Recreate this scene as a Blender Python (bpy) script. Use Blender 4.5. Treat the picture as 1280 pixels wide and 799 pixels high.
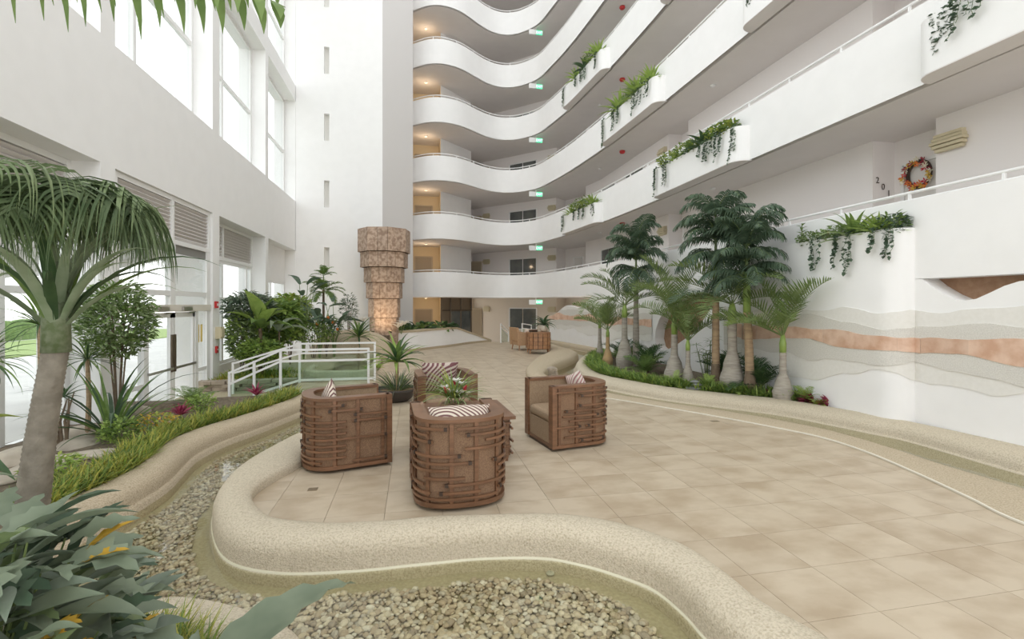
import bpy, math, random
import numpy as np
from mathutils import Vector, Matrix, noise
from mathutils.geometry import tessellate_polygon
for _o in list(bpy.data.objects): bpy.data.objects.remove(_o)
random.seed(7); np.random.seed(7)
SC = bpy.context.scene
COL = SC.collection
pi = math.pi
# ------------------------------------------------------------------ camera
cam_d = bpy.data.cameras.new('camera'); cam = bpy.data.objects.new('camera', cam_d); COL.objects.link(cam)
cam.location = (0, 0, 1.8); cam.rotation_euler = (pi/2, 0, -math.atan(121.4/600))
cam_d.sensor_width = 36; cam_d.lens = 16.875; cam_d.shift_y = -18.5/1280
cam_d.clip_start = 0.05; cam_d.clip_end = 500
SC.camera = cam
# ------------------------------------------------------------------ sky (bright overcast)
W = bpy.data.worlds.new('overcast_sky'); SC.world = W; W.use_nodes = True
nt = W.node_tree; nt.nodes.clear()
wo = nt.nodes.new('ShaderNodeOutputWorld'); bg = nt.nodes.new('ShaderNodeBackground')
tc = nt.nodes.new('ShaderNodeTexCoord'); sx = nt.nodes.new('ShaderNodeSeparateXYZ'); rp = nt.nodes.new('ShaderNodeValToRGB')
nt.links.new(tc.outputs['Generated'], sx.inputs[0]); nt.links.new(sx.outputs[2], rp.inputs[0])
rp.color_ramp.elements[0].position = 0.0; rp.color_ramp.elements[0].color = (1.0, 0.985, 0.97, 1)
rp.color_ramp.elements[1].position = 0.7; rp.color_ramp.elements[1].color = (0.93, 0.97, 1.0, 1)
nt.links.new(rp.outputs[0], bg.inputs[0]); bg.inputs[1].default_value = 1.75
nt.links.new(bg.outputs[0], wo.inputs[0])
# ------------------------------------------------------------------ exposure
SC.view_settings.view_transform = 'Standard'; SC.view_settings.look = 'None'
SC.view_settings.exposure = 0.28; SC.view_settings.gamma = 1.0; SC.view_settings.use_curve_mapping = False
SC.cycles.use_denoising = True
SC.cycles.max_bounces = 10; SC.cycles.diffuse_bounces = 8; SC.cycles.glossy_bounces = 3
SC.cycles.transparent_max_bounces = 24; SC.cycles.sample_clamp_indirect = 6
SC.cycles.caustics_reflective = False; SC.cycles.caustics_refractive = False

# ------------------------------------------------------------------ materials
MATS = {}
def mat(name, col, rough=0.6, col2=None, scale=6.0, detail=4, bump=0.0, bscale=None, metal=0.0, spec=0.5,
        emit=None, strength=0, trans=0.0, vary=0.0, lo=0.35, hi=0.65, stretch=None, coat=0):
    if name in MATS: return MATS[name]
    m = bpy.data.materials.new(name); m.use_nodes = True; t = m.node_tree; N = t.nodes; L = t.links
    b = N['Principled BSDF']; b.inputs['Roughness'].default_value = rough
    b.inputs['Metallic'].default_value = metal
    b.inputs['Specular IOR Level'].default_value = spec
    if coat: b.inputs['Coat Weight'].default_value = coat
    c1 = tuple(col)+(1,)
    b.inputs['Base Color'].default_value = c1
    out = None
    if col2 is not None or bump:
        tcn = N.new('ShaderNodeTexCoord'); mp = N.new('ShaderNodeMapping'); L.new(tcn.outputs['Object'], mp.inputs[0])
        if stretch: mp.inputs['Scale'].default_value = stretch
    if col2 is not None:
        nz = N.new('ShaderNodeTexNoise'); nz.inputs['Scale'].default_value = scale; nz.inputs['Detail'].default_value = detail
        L.new(mp.outputs[0], nz.inputs[0])
        cr = N.new('ShaderNodeValToRGB'); cr.color_ramp.elements[0].position = lo; cr.color_ramp.elements[1].position = hi
        cr.color_ramp.elements[0].color = c1; cr.color_ramp.elements[1].color = tuple(col2)+(1,)
        L.new(nz.outputs[0], cr.inputs[0]); out = cr.outputs[0]
    if vary:
        oi = N.new('ShaderNodeObjectInfo'); hs = N.new('ShaderNodeHueSaturation')
        mr = N.new('ShaderNodeMapRange'); mr.inputs[3].default_value = 1-vary; mr.inputs[4].default_value = 1+vary
        L.new(oi.outputs['Random'], mr.inputs[0]); L.new(mr.outputs[0], hs.inputs['Value'])
        if out: L.new(out, hs.inputs['Color'])
        else: hs.inputs['Color'].default_value = c1
        out = hs.outputs[0]
    if out: L.new(out, b.inputs['Base Color'])
    if bump:
        nb = N.new('ShaderNodeTexNoise'); nb.inputs['Scale'].default_value = bscale or scale*4; nb.inputs['Detail'].default_value = 3
        L.new(mp.outputs[0], nb.inputs[0])
        bp = N.new('ShaderNodeBump'); bp.inputs['Strength'].default_value = bump; bp.inputs['Distance'].default_value = 0.01
        L.new(nb.outputs[0], bp.inputs['Height']); L.new(bp.outputs[0], b.inputs['Normal'])
    if emit: b.inputs['Emission Color'].default_value = tuple(emit)+(1,); b.inputs['Emission Strength'].default_value = strength
    if trans:   # thin leaf: some light passes
        tr = N.new('ShaderNodeBsdfTranslucent'); mx = N.new('ShaderNodeMixShader'); mx.inputs[0].default_value = trans
        if out: L.new(out, tr.inputs[0])
        else: tr.inputs[0].default_value = c1
        L.new(b.outputs[0], mx.inputs[1]); L.new(tr.outputs[0], mx.inputs[2]); L.new(mx.outputs[0], N['Material Output'].inputs[0])
    MATS[name] = m; return m

def glassy(name, tint, ior=1.45, rough=0.0, bump=0.0, bscale=4, base=0.0):
    m = bpy.data.materials.new(name); m.use_nodes = True; t = m.node_tree; N = t.nodes; L = t.links; N.clear()
    o = N.new('ShaderNodeOutputMaterial'); tr = N.new('ShaderNodeBsdfTransparent'); tr.inputs[0].default_value = tuple(tint)+(1,)
    gl = N.new('ShaderNodeBsdfGlossy'); gl.inputs['Roughness'].default_value = rough
    fr = N.new('ShaderNodeFresnel'); fr.inputs[0].default_value = ior
    mx = N.new('ShaderNodeMixShader')
    gm_ = N.new('ShaderNodeNewGeometry'); iv = N.new('ShaderNodeMath'); iv.operation = 'SUBTRACT'; iv.inputs[0].default_value = 1.0
    ml = N.new('ShaderNodeMath'); ml.operation = 'MULTIPLY'
    L.new(gm_.outputs['Backfacing'], iv.inputs[1]); L.new(iv.outputs[0], ml.inputs[0]); L.new(fr.outputs[0], ml.inputs[1]); L.new(ml.outputs[0], mx.inputs[0])
    L.new(tr.outputs[0], mx.inputs[1]); L.new(gl.outputs[0], mx.inputs[2]); L.new(mx.outputs[0], o.inputs[0])
    if bump:
        tcn = N.new('ShaderNodeTexCoord'); nb = N.new('ShaderNodeTexNoise'); nb.inputs['Scale'].default_value = bscale; nb.inputs['Detail'].default_value = 2
        L.new(tcn.outputs['Object'], nb.inputs[0])
        bp = N.new('ShaderNodeBump'); bp.inputs['Strength'].default_value = bump; bp.inputs['Distance'].default_value = 0.02
        L.new(nb.outputs[0], bp.inputs['Height']); L.new(bp.outputs[0], gl.inputs['Normal'])
    MATS[name] = m; return m

WHITE = mat('white_plaster', (0.87, 0.865, 0.855), 0.75, (0.85, 0.845, 0.835), 3, bump=0.04, bscale=60)
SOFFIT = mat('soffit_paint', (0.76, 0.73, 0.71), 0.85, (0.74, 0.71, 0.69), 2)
CORR = mat('corridor_paint', (0.86, 0.825, 0.81), 0.8)
BEIGE = mat('beige_paint', (0.70, 0.63, 0.54), 0.8)
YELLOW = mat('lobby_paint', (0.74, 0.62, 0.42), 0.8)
TRIM = mat('white_enamel', (0.83, 0.83, 0.82), 0.35)
DOORW = mat('door_paint', (0.72, 0.70, 0.67), 0.5)
DOORB = mat('tan_door', (0.33, 0.27, 0.19), 0.5)
LOUV = mat('louvre_grey', (0.68, 0.65, 0.63), 0.6)
DARKG = mat('dark_window_glass', (0.09, 0.10, 0.10), 0.08, (0.16, 0.17, 0.16), 1.2, spec=0.7)
BROWNP = mat('brown_panel', (0.21, 0.16, 0.11), 0.35)
CURB = mat('exposed_aggregate', (0.56, 0.465, 0.33), 0.85, (0.38, 0.30, 0.20), 75, 4, bump=0.9, bscale=110, lo=0.42, hi=0.68)
CURBL = mat('pale_pebble_render', (0.63, 0.55, 0.42), 0.85, (0.44, 0.37, 0.26), 70, 4, bump=1.0, bscale=100, lo=0.42, hi=0.70)
BED = mat('stream_bed_render', (0.47, 0.41, 0.28), 0.8, (0.37, 0.32, 0.21), 40, 3, bump=0.4, bscale=120)
GROUT = mat('grout', (0.50, 0.44, 0.35), 0.9)
SOIL = mat('soil', (0.10, 0.075, 0.05), 0.95, (0.19, 0.15, 0.10), 20, bump=0.8, bscale=30)
COPPER = mat('copper_panel', (0.56, 0.34, 0.23), 0.5, (0.72, 0.52, 0.40), 5, metal=0.0, vary=0.12, bump=0.2, bscale=30)
NICHE = mat('niche_brown', (0.29, 0.165, 0.095), 0.6, (0.36, 0.22, 0.135), 12, bump=0.2, bscale=80)
ROUGHG = mat('rough_grey_render', (0.72, 0.70, 0.65), 0.9, (0.62, 0.60, 0.55), 70, bump=0.6, bscale=110)
PALEG = mat('pale_grey_render', (0.78, 0.765, 0.725), 0.85, (0.75, 0.735, 0.69), 20)
GLASS = glassy('window_glass', (0.97, 0.985, 0.985), 1.45)
RAILGL = glassy('rail_glass', (0.86, 0.93, 0.89), 1.45)
WATER = glassy('stream_water', (0.93, 0.93, 0.87), 1.42, 0.0, bump=0.12, bscale=5)

# ------------------------------------------------------------------ mesh helpers
class MB:
    def __init__(s): s.v = []; s.f = []; s.m = []
    def add(s, v, f, mi=0):
        o = len(s.v); s.v += [tuple(p) for p in v]; s.f += [tuple(i+o for i in q) for q in f]; s.m += [mi]*len(f); return s
    def box(s, x0, x1, y0, y1, z0, z1, mi=0):
        v = [(x, y, z) for x in (x0, x1) for y in (y0, y1) for z in (z0, z1)]
        return s.add(v, [(0,1,3,2), (4,6,7,5), (0,4,5,1), (2,3,7,6), (0,2,6,4), (1,5,7,3)], mi)
    def bar(s, a, b, w, h, mi=0):   # box along a-b, width w (sideways) height h (upish)
        a = Vector(a); b = Vector(b); d = (b-a).normalized(); up = Vector((0,0,1))
        if abs(d.z) > 0.99: up = Vector((0,1,0))
        r = d.cross(up).normalized()*w/2; u = r.cross(d).normalized()*h/2
        v = [p+i*r+j*u for p in (a, b) for i, j in ((-1,-1), (1,-1), (1,1), (-1,1))]
        return s.add(v, [(0,3,2,1), (4,5,6,7), (0,1,5,4), (1,2,6,5), (2,3,7,6), (3,0,4,7)], mi)
    def tube(s, pts, r, n=8, mi=0, cap=True):
        pts = [Vector(p) for p in pts]; rs = r if isinstance(r, (list, tuple)) else [r]*len(pts)
        o = len(s.v); ref = Vector((0,0,1)); prev = None
        for i, p in enumerate(pts):
            d = (pts[min(i+1, len(pts)-1)]-pts[max(i-1, 0)]).normalized()
            if prev is None:
                a = d.cross(ref if abs(d.z) < 0.95 else Vector((1,0,0))).normalized()
            else: a = (prev-d*prev.dot(d)).normalized()
            prev = a; b = d.cross(a)
            for k in range(n):
                t = 2*pi*k/n; s.v.append(tuple(p+(a*math.cos(t)+b*math.sin(t))*rs[i]))
        for i in range(len(pts)-1):
            for k in range(n):
                s.f.append((o+i*n+k, o+i*n+(k+1) % n, o+(i+1)*n+(k+1) % n, o+(i+1)*n+k)); s.m.append(mi)
        if cap:
            s.f.append(tuple(o+k for k in range(n))[::-1]); s.m.append(mi)
            s.f.append(tuple(o+(len(pts)-1)*n+k for k in range(n))); s.m.append(mi)
        return s
    def lathe(s, prof, n=20, c=(0,0,0), mi=0, cap=True):
        o = len(s.v)
        for r, z in prof:
            for k in range(n):
                t = 2*pi*k/n; s.v.append((c[0]+r*math.cos(t), c[1]+r*math.sin(t), c[2]+z))
        for i in range(len(prof)-1):
            for k in range(n):
                s.f.append((o+i*n+k, o+i*n+(k+1) % n, o+(i+1)*n+(k+1) % n, o+(i+1)*n+k)); s.m.append(mi)
        if cap:
            s.f.append(tuple(o+k for k in range(n))[::-1]); s.m.append(mi)
            s.f.append(tuple(o+(len(prof)-1)*n+k for k in range(n))); s.m.append(mi)
        return s
    def grid(s, rows, closed=False, mi=0, flip=False):   # rows: list of equal-length point lists
        o = len(s.v); n = len(rows[0])
        for r in rows: s.v += [tuple(p) for p in r]
        for i in range(len(rows)-1):
            for k in range(n if closed else n-1):
                q = (o+i*n+k, o+i*n+(k+1) % n, o+(i+1)*n+(k+1) % n, o+(i+1)*n+k)
                s.f.append(q[::-1] if flip else q); s.m.append(mi)
        return s
    def prism(s, poly, z0, z1, mi=0, holes=(), fn=None):
        """polygon (with holes) extruded between w=z0 and w=z1; fn maps (u,v,w)->xyz"""
        fn = fn or (lambda u, v, w: (u, v, w))
        loops = [poly]+list(holes)
        tri = tessellate_polygon([[Vector((p[0], p[1], 0)) for p in l] for l in loops])
        flat = [p for l in loops for p in l]; n = len(flat); o = len(s.v)
        s.v += [tuple(fn(p[0], p[1], z0)) for p in flat]+[tuple(fn(p[0], p[1], z1)) for p in flat]
        for t in tri:
            a = flat[t[0]]; b = flat[t[1]]; c = flat[t[2]]
            cr = (b[0]-a[0])*(c[1]-a[1])-(b[1]-a[1])*(c[0]-a[0])
            if cr < 0: t = (t[0], t[2], t[1])
            s.f.append((o+t[2], o+t[1], o+t[0])); s.m.append(mi)
            s.f.append((o+n+t[0], o+n+t[1], o+n+t[2])); s.m.append(mi)
        k = 0
        for l in loops:
            m = len(l)
            for i in range(m):
                a = o+k+i; b = o+k+(i+1) % m
                s.f.append((a, b, b+n, a+n)); s.m.append(mi)
            k += m
        return s
    def build(s, name, mats, parent=None, smooth=False, fix=True):
        me = bpy.data.meshes.new(name); me.from_pydata(s.v, [], s.f)
        mats = mats if isinstance(mats, (list, tuple)) else [mats]
        for m in mats: me.materials.append(m)
        if len(mats) > 1: me.polygons.foreach_set('material_index', s.m)
        if smooth: me.polygons.foreach_set('use_smooth', [True]*len(s.f))
        me.update()
        if fix:
            import bmesh
            bm = bmesh.new(); bm.from_mesh(me); bmesh.ops.recalc_face_normals(bm, faces=bm.faces); bm.to_mesh(me); bm.free()
        return link(name, me, parent)
def link(name, me, parent=None, loc=None, rot=None, scale=None):
    o = bpy.data.objects.new(name, me); COL.objects.link(o)
    if parent is not None: o.parent = parent
    if loc is not None: o.location = loc
    if rot is not None: o.rotation_euler = rot
    if scale is not None: o.scale = scale
    return o
def autosmooth(o, ang=35):
    me = o.data; me.polygons.foreach_set('use_smooth', [True]*len(me.polygons)); me.set_sharp_from_angle(angle=math.radians(ang)); return o
def tag(o, label=None, cat=None, group=None, kind=None):
    if label: o['label'] = label
    if cat: o['category'] = cat
    if group: o['group'] = group
    if kind: o['kind'] = kind
    return o
def thing(name, label, cat, loc=(0,0,0), rz=0, group=None):
    o = bpy.data.objects.new(name, None); COL.objects.link(o); o.location = loc; o.rotation_euler = (0,0,rz)
    o.empty_display_size = 0.1
    return tag(o, label, cat, group)
def structure(name, label=None, loc=(0,0,0)):
    o = bpy.data.objects.new(name, None); COL.objects.link(o); o.location = loc; o['kind'] = 'structure'
    if label: o['label'] = label
    return o
def st(o, label=None):
    o['kind'] = 'structure'
    if label: o['label'] = label
    return o
def copy_tree(o, parent=None, loc=None, rz=None, label=None, group=None, scale=None):
    c = o.copy(); COL.objects.link(c); c.parent = parent
    if loc is not None: c.location = loc
    if rz is not None: c.rotation_euler = (0, 0, rz)
    if scale is not None: c.scale = (scale,)*3 if not isinstance(scale, tuple) else scale
    if label: c['label'] = label
    if group: c['group'] = group
    for ch in o.children: copy_tree(ch, c)
    return c
def npmesh(name, V, F, mats, mi=None, smooth=False):
    """V (n,3) array, F (m,k) array of equal k"""
    me = bpy.data.meshes.new(name); V = np.asarray(V, dtype=np.float32); F = np.asarray(F, dtype=np.int32); k = F.shape[1]
    me.vertices.add(len(V)); me.vertices.foreach_set('co', V.ravel())
    me.loops.add(F.size); me.loops.foreach_set('vertex_index', F.ravel())
    me.polygons.add(len(F)); me.polygons.foreach_set('loop_start', np.arange(0, F.size, k, dtype=np.int32))
    for m in (mats if isinstance(mats, (list, tuple)) else [mats]): me.materials.append(m)
    if mi is not None: me.polygons.foreach_set('material_index', np.asarray(mi, dtype=np.int32))
    if smooth: me.polygons.foreach_set('use_smooth', np.ones(len(F), dtype=bool))
    me.update(calc_edges=True); me.validate(); return me
def resample(pts, n, closed=False):
    P = [Vector(p).to_3d() if len(p) == 2 else Vector(p) for p in pts]
    # Catmull-Rom smoothing first
    Q = []
    m = len(P)
    for i in range(m-1 if not closed else m):
        p0 = P[(i-1) % m] if closed or i > 0 else P[0]; p1 = P[i]; p2 = P[(i+1) % m]; p3 = P[(i+2) % m] if closed or i+2 < m else P[-1]
        for j in range(8):
            t = j/8; Q.append(0.5*((2*p1)+(p2-p0)*t+(2*p0-5*p1+4*p2-p3)*t*t+(3*p1-p0-3*p2+p3)*t**3))
    if not closed: Q.append(P[-1])
    else: Q.append(Q[0])
    L = [0]
    for a, b in zip(Q, Q[1:]): L.append(L[-1]+(b-a).length)
    out = []; j = 0; cnt = n if closed else n-1
    for i in range(n):
        t = L[-1]*i/cnt
        while j < len(Q)-2 and L[j+1] < t: j += 1
        d = L[j+1]-L[j]; out.append(Q[j].lerp(Q[j+1], 0 if d < 1e-9 else (t-L[j])/d))
    return out
def inside(p, poly):
    x, y = p[0], p[1]; c = False; n = len(poly); j = n-1
    for i in range(n):
        xi, yi = poly[i][0], poly[i][1]; xj, yj = poly[j][0], poly[j][1]
        if (yi > y) != (yj > y) and x < (xj-xi)*(y-yi)/(yj-yi)+xi: c = not c
        j = i
    return c
def clip_rect(poly, x0, x1, y0, y1):
    def cl(P, ins, inter):
        R = []
        for i in range(len(P)):
            a = P[i-1]; b = P[i]
            if ins(b):
                if not ins(a): R.append(inter(a, b))
                R.append(b)
            elif ins(a): R.append(inter(a, b))
        return R
    def ix(c): return lambda a, b: (c, a[1]+(b[1]-a[1])*(c-a[0])/(b[0]-a[0]))
    def iy(c): return lambda a, b: (a[0]+(b[0]-a[0])*(c-a[1])/(b[1]-a[1]), c)
    P = [(p[0], p[1]) for p in poly]
    for ins, it in ((lambda p: p[0] >= x0, ix(x0)), (lambda p: p[0] <= x1, ix(x1)), (lambda p: p[1] >= y0, iy(y0)), (lambda p: p[1] <= y1, iy(y1))):
        if len(P) < 3: return []
        P = cl(P, ins, it)
    return P
def nz(x, y=0, z=0): return noise.noise(Vector((x, y, z)))
# ================================================================== GROUND, CURBS, STREAM
def pair_res(A, B, k=6):
    assert len(A) == len(B)
    a = []; b = []
    def cr(P, i, t):
        p0 = P[max(i-1, 0)]; p1 = P[i]; p2 = P[i+1]; p3 = P[min(i+2, len(P)-1)]
        return tuple(0.5*((2*p1[c])+(p2[c]-p0[c])*t+(2*p0[c]-5*p1[c]+4*p2[c]-p3[c])*t*t+(3*p1[c]-p0[c]-3*p2[c]+p3[c])*t**3) for c in (0, 1))
    for i in range(len(A)-1):
        for j in range(k):
            a.append(cr(A, i, j/k)); b.append(cr(B, i, j/k))
    a.append(tuple(A[-1])); b.append(tuple(B[-1])); return a, b
def curb(name, A, B, prof, m, hf=None):
    """loft from inner line A to outer line B; prof = [(t, z)]"""
    mb = MB(); rows = []
    n = len(A)
    for i, (a, b) in enumerate(zip(A, B)):
        h = hf(i/(n-1)) if hf else 1
        jit = 0.004*nz(a[0]*3, a[1]*3)
        rows.append([(a[0]+(b[0]-a[0])*t, a[1]+(b[1]-a[1])*t, (z*h if z > 0 else z)+jit) for t, z in prof])
    mb.grid(rows)
    o = mb.build(name, m, smooth=True); return st(o)
CA_in = [(-0.9,9.5),(-0.95,8.4),(-1.05,7.2),(-1.12,6.3),(-1.25,5.65),(-1.39,5.27),(-1.47,4.92),(-1.4,4.6),(-1.18,4.23),(-0.96,4.08),(-0.59,3.96),(-0.24,3.93),(0.21,3.92),(0.73,3.85),(1.17,3.76),(1.5,3.58),(1.75,3.32),(1.9,3.04),(1.95,2.7),(1.97,2.4),(2.11,2.0),(2.3,1.2),(2.6,0),(2.9,-2.5)]
CA_out = [(-1.25,9.5),(-1.3,8.4),(-1.42,7.35),(-1.66,6.7),(-1.83,6.05),(-1.88,5.5),(-1.81,4.9),(-1.67,4.47),(-1.44,4.03),(-1.2,3.8),(-.85,3.66),(-.44,3.61),(0.05,3.6),(0.5,3.59),(.95,3.5),(1.2,3.36),(1.4,3.18),(1.57,2.96),(1.63,2.7),(1.64,2.4),(1.72,1.95),(1.9,1.2),(2.15,0),(2.4,-2.5)]
a_in, a_out = pair_res(CA_in, CA_out)
PROF = [(0,-.02),(0.0,.07),(.06,.10),(.25,.118),(.5,.122),(.72,.112),(.88,.085),(.96,.045),(1.0,0.0),(1.0,-.10),(1.02,-.118),(1.05,-.125),(1.07,-.14),(1.08,-.26)]
st(curb('stream_curb', a_in, a_out, PROF, CURBL), 'rounded pebble-render curb curving round the near end of the tiled seating area')
CR_in = [(5.3,-2.5),(5.1,0.5),(4.9,2.0),(4.87,3.01),(5.02,3.5),(5.2,4.1),(5.36,4.82),(5.37,5.45),(5.18,5.98),(4.81,6.71),(4.35,7.49),(3.62,8.6),(3.0,9.4),(2.62,10.2),(2.64,11.15),(2.82,12.12),(3.06,12.9),(3.87,14.98),(4.7,16.6),(5.1,18),(5.2,20),(5.2,22.4)]
CR_out = [(6.1,-2.5),(5.95,0.5),(5.85,2.2),(5.82,3.3),(5.80,3.7),(5.78,4.4),(5.82,5.0),(5.77,5.75),(5.55,6.38),(5.12,7.18),(4.62,7.85),(3.86,9.05),(3.4,9.8),(3.05,10.5),(3.1,11.3),(3.5,12.2),(3.95,13.0),(4.96,14.53),(5.62,16.1),(5.62,17.8),(5.6,20),(5.6,22.4)]
r_in, r_out = pair_res(CR_in, CR_out)
PROFR = [(0,-.02),(0.0,.015),(.04,.022),(.5,.03),(.85,.03),(.97,.02),(1.0,-.0),(1.01,-.26)]
def hR(t): return 1+5.0*min(1, max(0, (t-.52)/.08))
st(curb('stream_curb', r_in, r_out, PROFR, CURB, hR), 'low pebble-render curb along the right side of the tiles')
st(MB().grid([[(a[0]-.004, a[1], .004), (a[0]-.004, a[1], .02), (a[0]+.014, a[1], .022), (a[0]+.014, a[1], .0)] for a in r_in[:80]]).build('trim_1', mat('pale_trim', (.72,.68,.58), .6), smooth=False), 'thin pale edging strip between the tiles and the right curb')
CI_in = [(7.1,-2.5),(7.1,1),(7.1,3),(7.1,4.2),(7.0,5.5),(6.82,6.3),(6.42,7.4),(5.85,8.05),(5.1,8.95),(4.65,10.1),(4.45,10.8),(4.5,11.7),(4.8,12.9),(5.7,14.9),(6.4,16.0),(7.2,16.8)]
CI_out = [(6.75,-2.5),(6.7,1),(6.6,3),(6.55,4.05),(6.59,5.29),(6.44,5.86),(6.05,6.98),(5.5,7.67),(4.67,8.73),(4.15,9.9),(4.0,10.7),(4.12,11.7),(4.45,13.0),(5.4,15.1),(6.2,16.3),(6.9,17.1)]
i_in, i_out = pair_res(CI_in, CI_out)
PROFI = [(0,.0),(0.0,.12),(.15,.135),(.5,.135),(.75,.12),(.92,.08),(1.0,0.0),(1.0,-.04),(1.03,-.055),(1.10,-.06),(1.13,-.26)]
st(curb('planter_curb', i_in, i_out, PROFI, CURBL), 'pebble-render curb of the palm bed by the mural wall')
CL_out = [(-3.5,1.6),(-3.05,2.7),(-2.85,3.5),(-2.72,4.16),(-2.6,4.7),(-2.53,5.21),(-2.52,5.6),(-2.59,6.1),(-2.64,6.57),(-2.55,7.12),(-2.36,7.6),(-2.17,8.1),(-1.93,8.85),(-1.7,9.5)]
CL_in = [(-4.0,1.8),(-3.5,2.95),(-3.2,3.7),(-3.04,4.28),(-2.95,4.8),(-2.86,5.25),(-2.84,5.75),(-2.93,6.3),(-2.98,6.8),(-2.85,7.35),(-2.63,7.85),(-2.4,8.45),(-2.2,9.1),(-2.1,9.7)]
l_in, l_out = pair_res(CL_in, CL_out)
st(curb('planter_curb', l_in, l_out, PROFI, CURB), 'sandy pebble-render curb of the long garden bed by the glazed wall')
CN_out = [(-3.3,1.4),(-2.85,2.2),(-2.4,2.75),(-1.9,3.08),(-1.44,3.17),(-1.25,3.14),(-1.03,3.04),(-.79,2.88),(-.57,2.67),(-.42,2.3),(-.36,1.8),(-.38,1.0),(-.5,-1)]
CN_in = [(-3.0,1.2),(-2.62,1.95),(-2.2,2.45),(-1.82,2.75),(-1.45,2.85),(-1.28,2.82),(-1.12,2.74),(-.95,2.6),(-.82,2.42),(-.72,2.1),(-.68,1.7),(-.68,1.0),(-.8,-1)]
n_in, n_out = pair_res(CN_in, CN_out)
st(curb('planter_curb', n_in, n_out, PROFI, CURBL), 'pebble-render curb of the nearest planting bed at the lower left')

st(curb('trim_5', a_in, a_out, [(1.005,-.13),(1.012,-.104),(1.028,-.104),(1.034,-.13)], mat('lime_scale', (.70,.66,.50), .8)), 'pale lime line where the water meets the near curb')
# bed, soil and water
bedmb = MB(); bedmb.box(-5.0, 7.0, -2.5, 22.5, -.35, -.2)
st(bedmb.build('stream_bed', BED), 'olive-tan rendered bed of the stream')
bed = bpy.data.objects['stream_bed']
wmb = MB(); wmb.prism([(-3.6,-2.5),(-3.6,1.8),(-3.15,3.2),(-2.8,4.2),(-2.62,5.2),(-2.62,5.7),(-2.75,6.6),(-2.5,7.5),(-2.1,9.4),(-1.2,9.4),(-1.2,7.2),(-1.6,6.0),(-1.7,5),(-1.35,4.1),(-.6,3.75),(.6,3.75),(1.3,3.5),(1.75,3),(1.85,2),(2.1,.5),(2.5,-2.5)], -.124, -.12)
st(wmb.build('stream_water', WATER), 'clear shallow water over the pebbles of the left stream')
wmb = MB(); wmb.prism([(5.6,-2.5),(5.6,5.3),(5.3,6.3),(4.3,7.9),(3.2,9.5),(2.85,10.6),(2.95,11.4),(3.8,13.1),(4.7,14.5),(5.4,16),(5.4,22.4),(6.9,22.4),(6.9,17.2),(5.6,15.0),(4.55,13),(4.2,11.6),(4.15,10.5),(4.8,8.9),(5.7,7.8),(6.5,6.3),(6.8,4.5),(6.8,-2.5)], -.064, -.06)
st(wmb.build('stream_water', WATER), 'clear water of the right stream between tiles and palm bed')
# platform slab under the tiles + tiles
plat = a_in[::-1]+[(-1.9,9.6),(-2.6,9.9),(-2.6,11.9),(-1.1,11.9),(-.95,14),(-1.0,17),(-1.15,19.9),(.2,19.7),(1.3,20.4),(2.4,21.9),(3.3,22.9),(5.2,22.9)]+r_in[::-1]
MBp = MB(); MBp.prism([(x, y) for x, y in plat], -.35, -.018)
fl = st(MBp.build('floor', GROUT), 'beige stone tile floor of the atrium seating area')
TILEM = []
def tile_mat():
    m = mat('travertine_tile', (0.53, 0.44, 0.325), 0.42, (0.41, 0.32, 0.22), 2.6, 9, lo=0.40, hi=0.66, stretch=(1, 1.5, 1), vary=0.02, spec=0.35, bump=0.03, bscale=30)
    t = m.node_tree; mp = [n for n in t.nodes if n.type == 'MAPPING'][0]
    g = t.nodes.new('ShaderNodeNewGeometry'); oi = t.nodes.new('ShaderNodeObjectInfo'); vm = t.nodes.new('ShaderNodeVectorMath'); vm.operation = 'ADD'
    sc = t.nodes.new('ShaderNodeVectorMath'); sc.operation = 'SCALE'; sc.inputs['Scale'].default_value = .35
    cb = t.nodes.new('ShaderNodeCombineXYZ'); t.links.new(oi.outputs['Random'], cb.inputs[0]); t.links.new(oi.outputs['Random'], cb.inputs[2])
    t.links.new(cb.outputs[0], sc.inputs[0]); t.links.new(g.outputs['Position'], vm.inputs[0]); t.links.new(sc.outputs[0], vm.inputs[1]); t.links.new(vm.outputs[0], mp.inputs[0])
    return m
TILE = tile_mat()
T = 0.4875; TX0 = -0.742; TY0 = 2.332; J = 0.0016
cells = []
for i in range(-6, 16):
    for j in range(-10, 43):
        x0 = TX0+i*T; y0 = TY0+j*T
        x0 -= 0; P = clip_rect(plat, x0+J, x0+T-J, y0+J, y0+T-J)
        if len(P) < 3: continue
        Q = [P[0]]
        for p in P[1:]:
            if (p[0]-Q[-1][0])**2+(p[1]-Q[-1][1])**2 > 1e-6: Q.append(p)
        if len(Q) > 2 and (Q[0][0]-Q[-1][0])**2+(Q[0][1]-Q[-1][1])**2 < 1e-6: Q.pop()
        if len(Q) < 3: continue
        ar = abs(sum(Q[k-1][0]*Q[k][1]-Q[k][0]*Q[k-1][1] for k in range(len(Q))))/2
        if ar < 0.004: continue
        cx = sum(p[0] for p in Q)/len(Q); cy = sum(p[1] for p in Q)/len(Q)
        d = cx*.1983+cy*.9801; l = cx*.9801-cy*.1983
        vis = d > 1.5 and abs(l/d) < 1.15
        cells.append(((d if vis else 100+abs(d)), Q, len(Q) == 4 and ar > .2365, cx, cy, x0, y0))
cells.sort(key=lambda c: c[0])
full = MB().box(J, T-J, J, T-J, -.018, 0); fullo = full.build('tile', TILE, fl); fm = fullo.data; bpy.data.objects.remove(fullo)
rest = MB()
for n, (d, Q, isfull, cx, cy, x0, y0) in enumerate(cells):
    if n < 296:
        if isfull: link('tile', fm, fl, (x0, y0, 0))
        else: MB().prism(Q, -.018, 0).build('tile', TILE, fl)
    else: rest.prism(Q, -.018, 0)
tag(rest.build('tile_field', TILE, fl), kind='stuff')
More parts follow.
